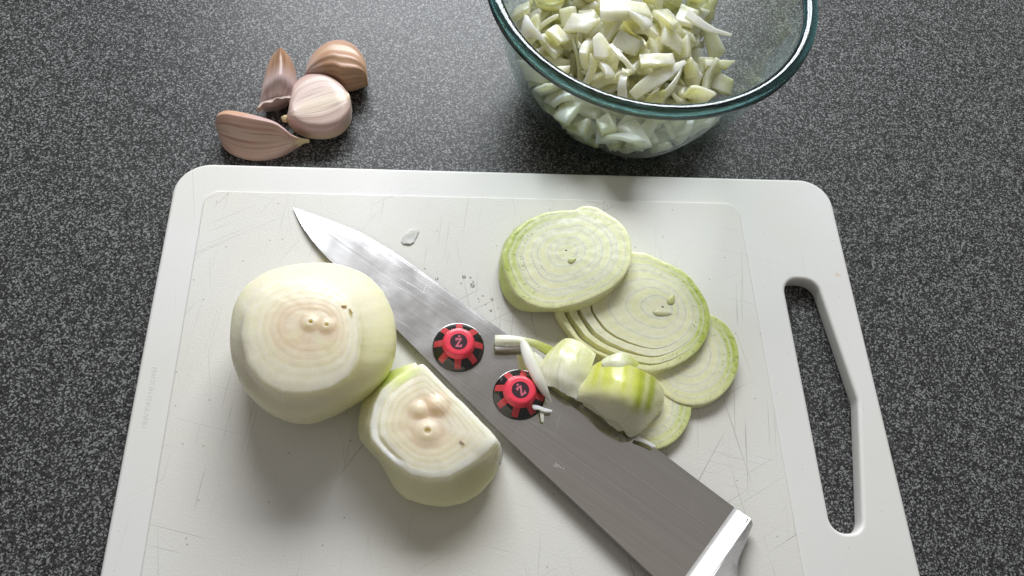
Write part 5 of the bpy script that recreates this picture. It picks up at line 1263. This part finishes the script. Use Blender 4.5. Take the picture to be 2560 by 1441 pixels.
# ------------------------------------------------------------------ diced onion in the bowl
dmesh = []
for k in range(DICE_KINDS):
    V, F = dice_shape(k)
    me = bpy.data.meshes.new("dice"); me.from_pydata([(x/1000, y/1000, z/1000) for x, y, z in V], [], F)
    r = random.Random(k); tone = [(.94, .915, .63), (.93, .905, .56), (.95, .93, .72), (.91, .90, .50), (.94, .90, .66)][k % 5]
    tip = mixc(tone, (.74, .79, .34), .7 if k % 3 == 0 else .2); a = me.color_attributes.new("col", 'FLOAT_COLOR', 'POINT')
    C = []
    for i, (x, y, z) in enumerate(V):
        c = mixc(tone, tip, sm(-6, 7, x + 1.5*nz(x*.6, y*.6, k))); c = mixc(c, (.95, .935, .76), .25 + .4*nz(x*.4, y*.8, k)); C.append((*c, 1))
    a.data.foreach_set("color", np.array(C).ravel())
    bm = bmesh.new(); bm.from_mesh(me); bmesh.ops.recalc_face_normals(bm, faces=bm.faces)
    bmesh.ops.bevel(bm, geom=[e for e in bm.edges if e.is_manifold and e.calc_face_angle(0) > .8], offset=.00028, segments=1, affect='EDGES')
    bm.to_mesh(me); bm.free()
    me.polygons.foreach_set("use_smooth", [True]*len(me.polygons)); me.set_sharp_from_angle(angle=math.radians(50))
    me.materials.append(M_DICE); dmesh.append(me)
for (k, x, y, z, qw, qx, qy, qz) in DICE:
    o = bpy.data.objects.new("onion_dice", dmesh[k]); COL.objects.link(o)
    o.location = W((BC[0] + x, BC[1] + y, z)); o.rotation_mode = 'QUATERNION'; o.rotation_quaternion = Quaternion((qw, qx, qy, qz)).normalized()
    look = "small square-cut onion block" if k < 11 else ("long flat onion strip" if k < 17 else "thin curled onion sliver")
    rr = math.hypot(x, y)
    where = "on top of the heap in the glass bowl" if z > 22 and rr < 34 else ("low against the front wall of the glass bowl" if y < -18 and z < 14 else ("at the left side of the heap in the bowl" if x < -14 else ("at the right side of the heap in the bowl" if x > 14 else ("at the back of the heap in the bowl" if y > 0 else "in the front middle of the heap in the bowl"))))
    tag(o, look + " " + where, "onion dice", "chopped onion pieces in the bowl")

def pcol(a, c, streaks=0.0):
    return lambda u, v, l: mixc(mixc(a, c, v), (.96, .95, .86), streaks * (.5 + .5*nz(u*14, v*2)))
LIGHT = (.95, .93, .72); GREENISH = (.86, .86, .44); YELLOWISH = (.93, .905, .55)
for key, nm, th_, ca, cb, lab, cat in (
    ("SLAB", "ribbed_onion_piece", 2.6, (.95, .93, .70), (.90, .88, .48), "broad ribbed yellowish onion piece lying highest at the back of the heap", "onion dice"),
    ("CURL", "onion_curl", 1.2, LIGHT, LIGHT, "long thin onion curl pointing right out of the heap in the bowl", "onion sliver"),
    ("WEDGE", "onion_wedge", 2.4, LIGHT, (.95, .93, .84), "white pointed onion wedge standing at the left glass wall of the bowl", "onion dice"),
    ("LEAF", "onion_leaf", 2.2, YELLOWISH, LIGHT, "long leaf-shaped onion piece behind the front rim of the bowl", "onion dice"),
    ("SPIKE", "onion_spike", 1.5, LIGHT, LIGHT, "narrow onion spike slanting down over the middle of the heap", "onion sliver"),
    ("STALK", "onion_stalk", 1.8, YELLOWISH, LIGHT, "upright pale onion strip just behind the front rim of the bowl", "onion sliver"),
    ("OBLONG", "onion_oblong", 2.8, YELLOWISH, (.93, .91, .66), "oblong yellowish onion block lying flat right of the heap's middle", "onion dice"),
    ("CUBE", "onion_block", 3.2, (.90, .90, .74), GREENISH, "glassy onion block resting alone on the right inner wall of the bowl", "onion dice"),
    ("DASH", "onion_bar", 2.4, LIGHT, GREENISH, "short white onion bar lying level at the right edge of the heap", "onion dice"),
    ("BLOCK", "onion_shield", 2.2, LIGHT, YELLOWISH, "five-sided pale onion piece standing in the middle of the heap", "onion dice")):
    G = PIECES[key]; p = np.mean([q for r in G for q in r], 0)
    tag(sheet(nm, G, 16, 24, th_, pcol(ca, cb, .35 if key == "SLAB" else .0), mat=M_DICE, base=(p[0], p[1], p[2] - 2), seed=len(key) + th_), lab, cat)
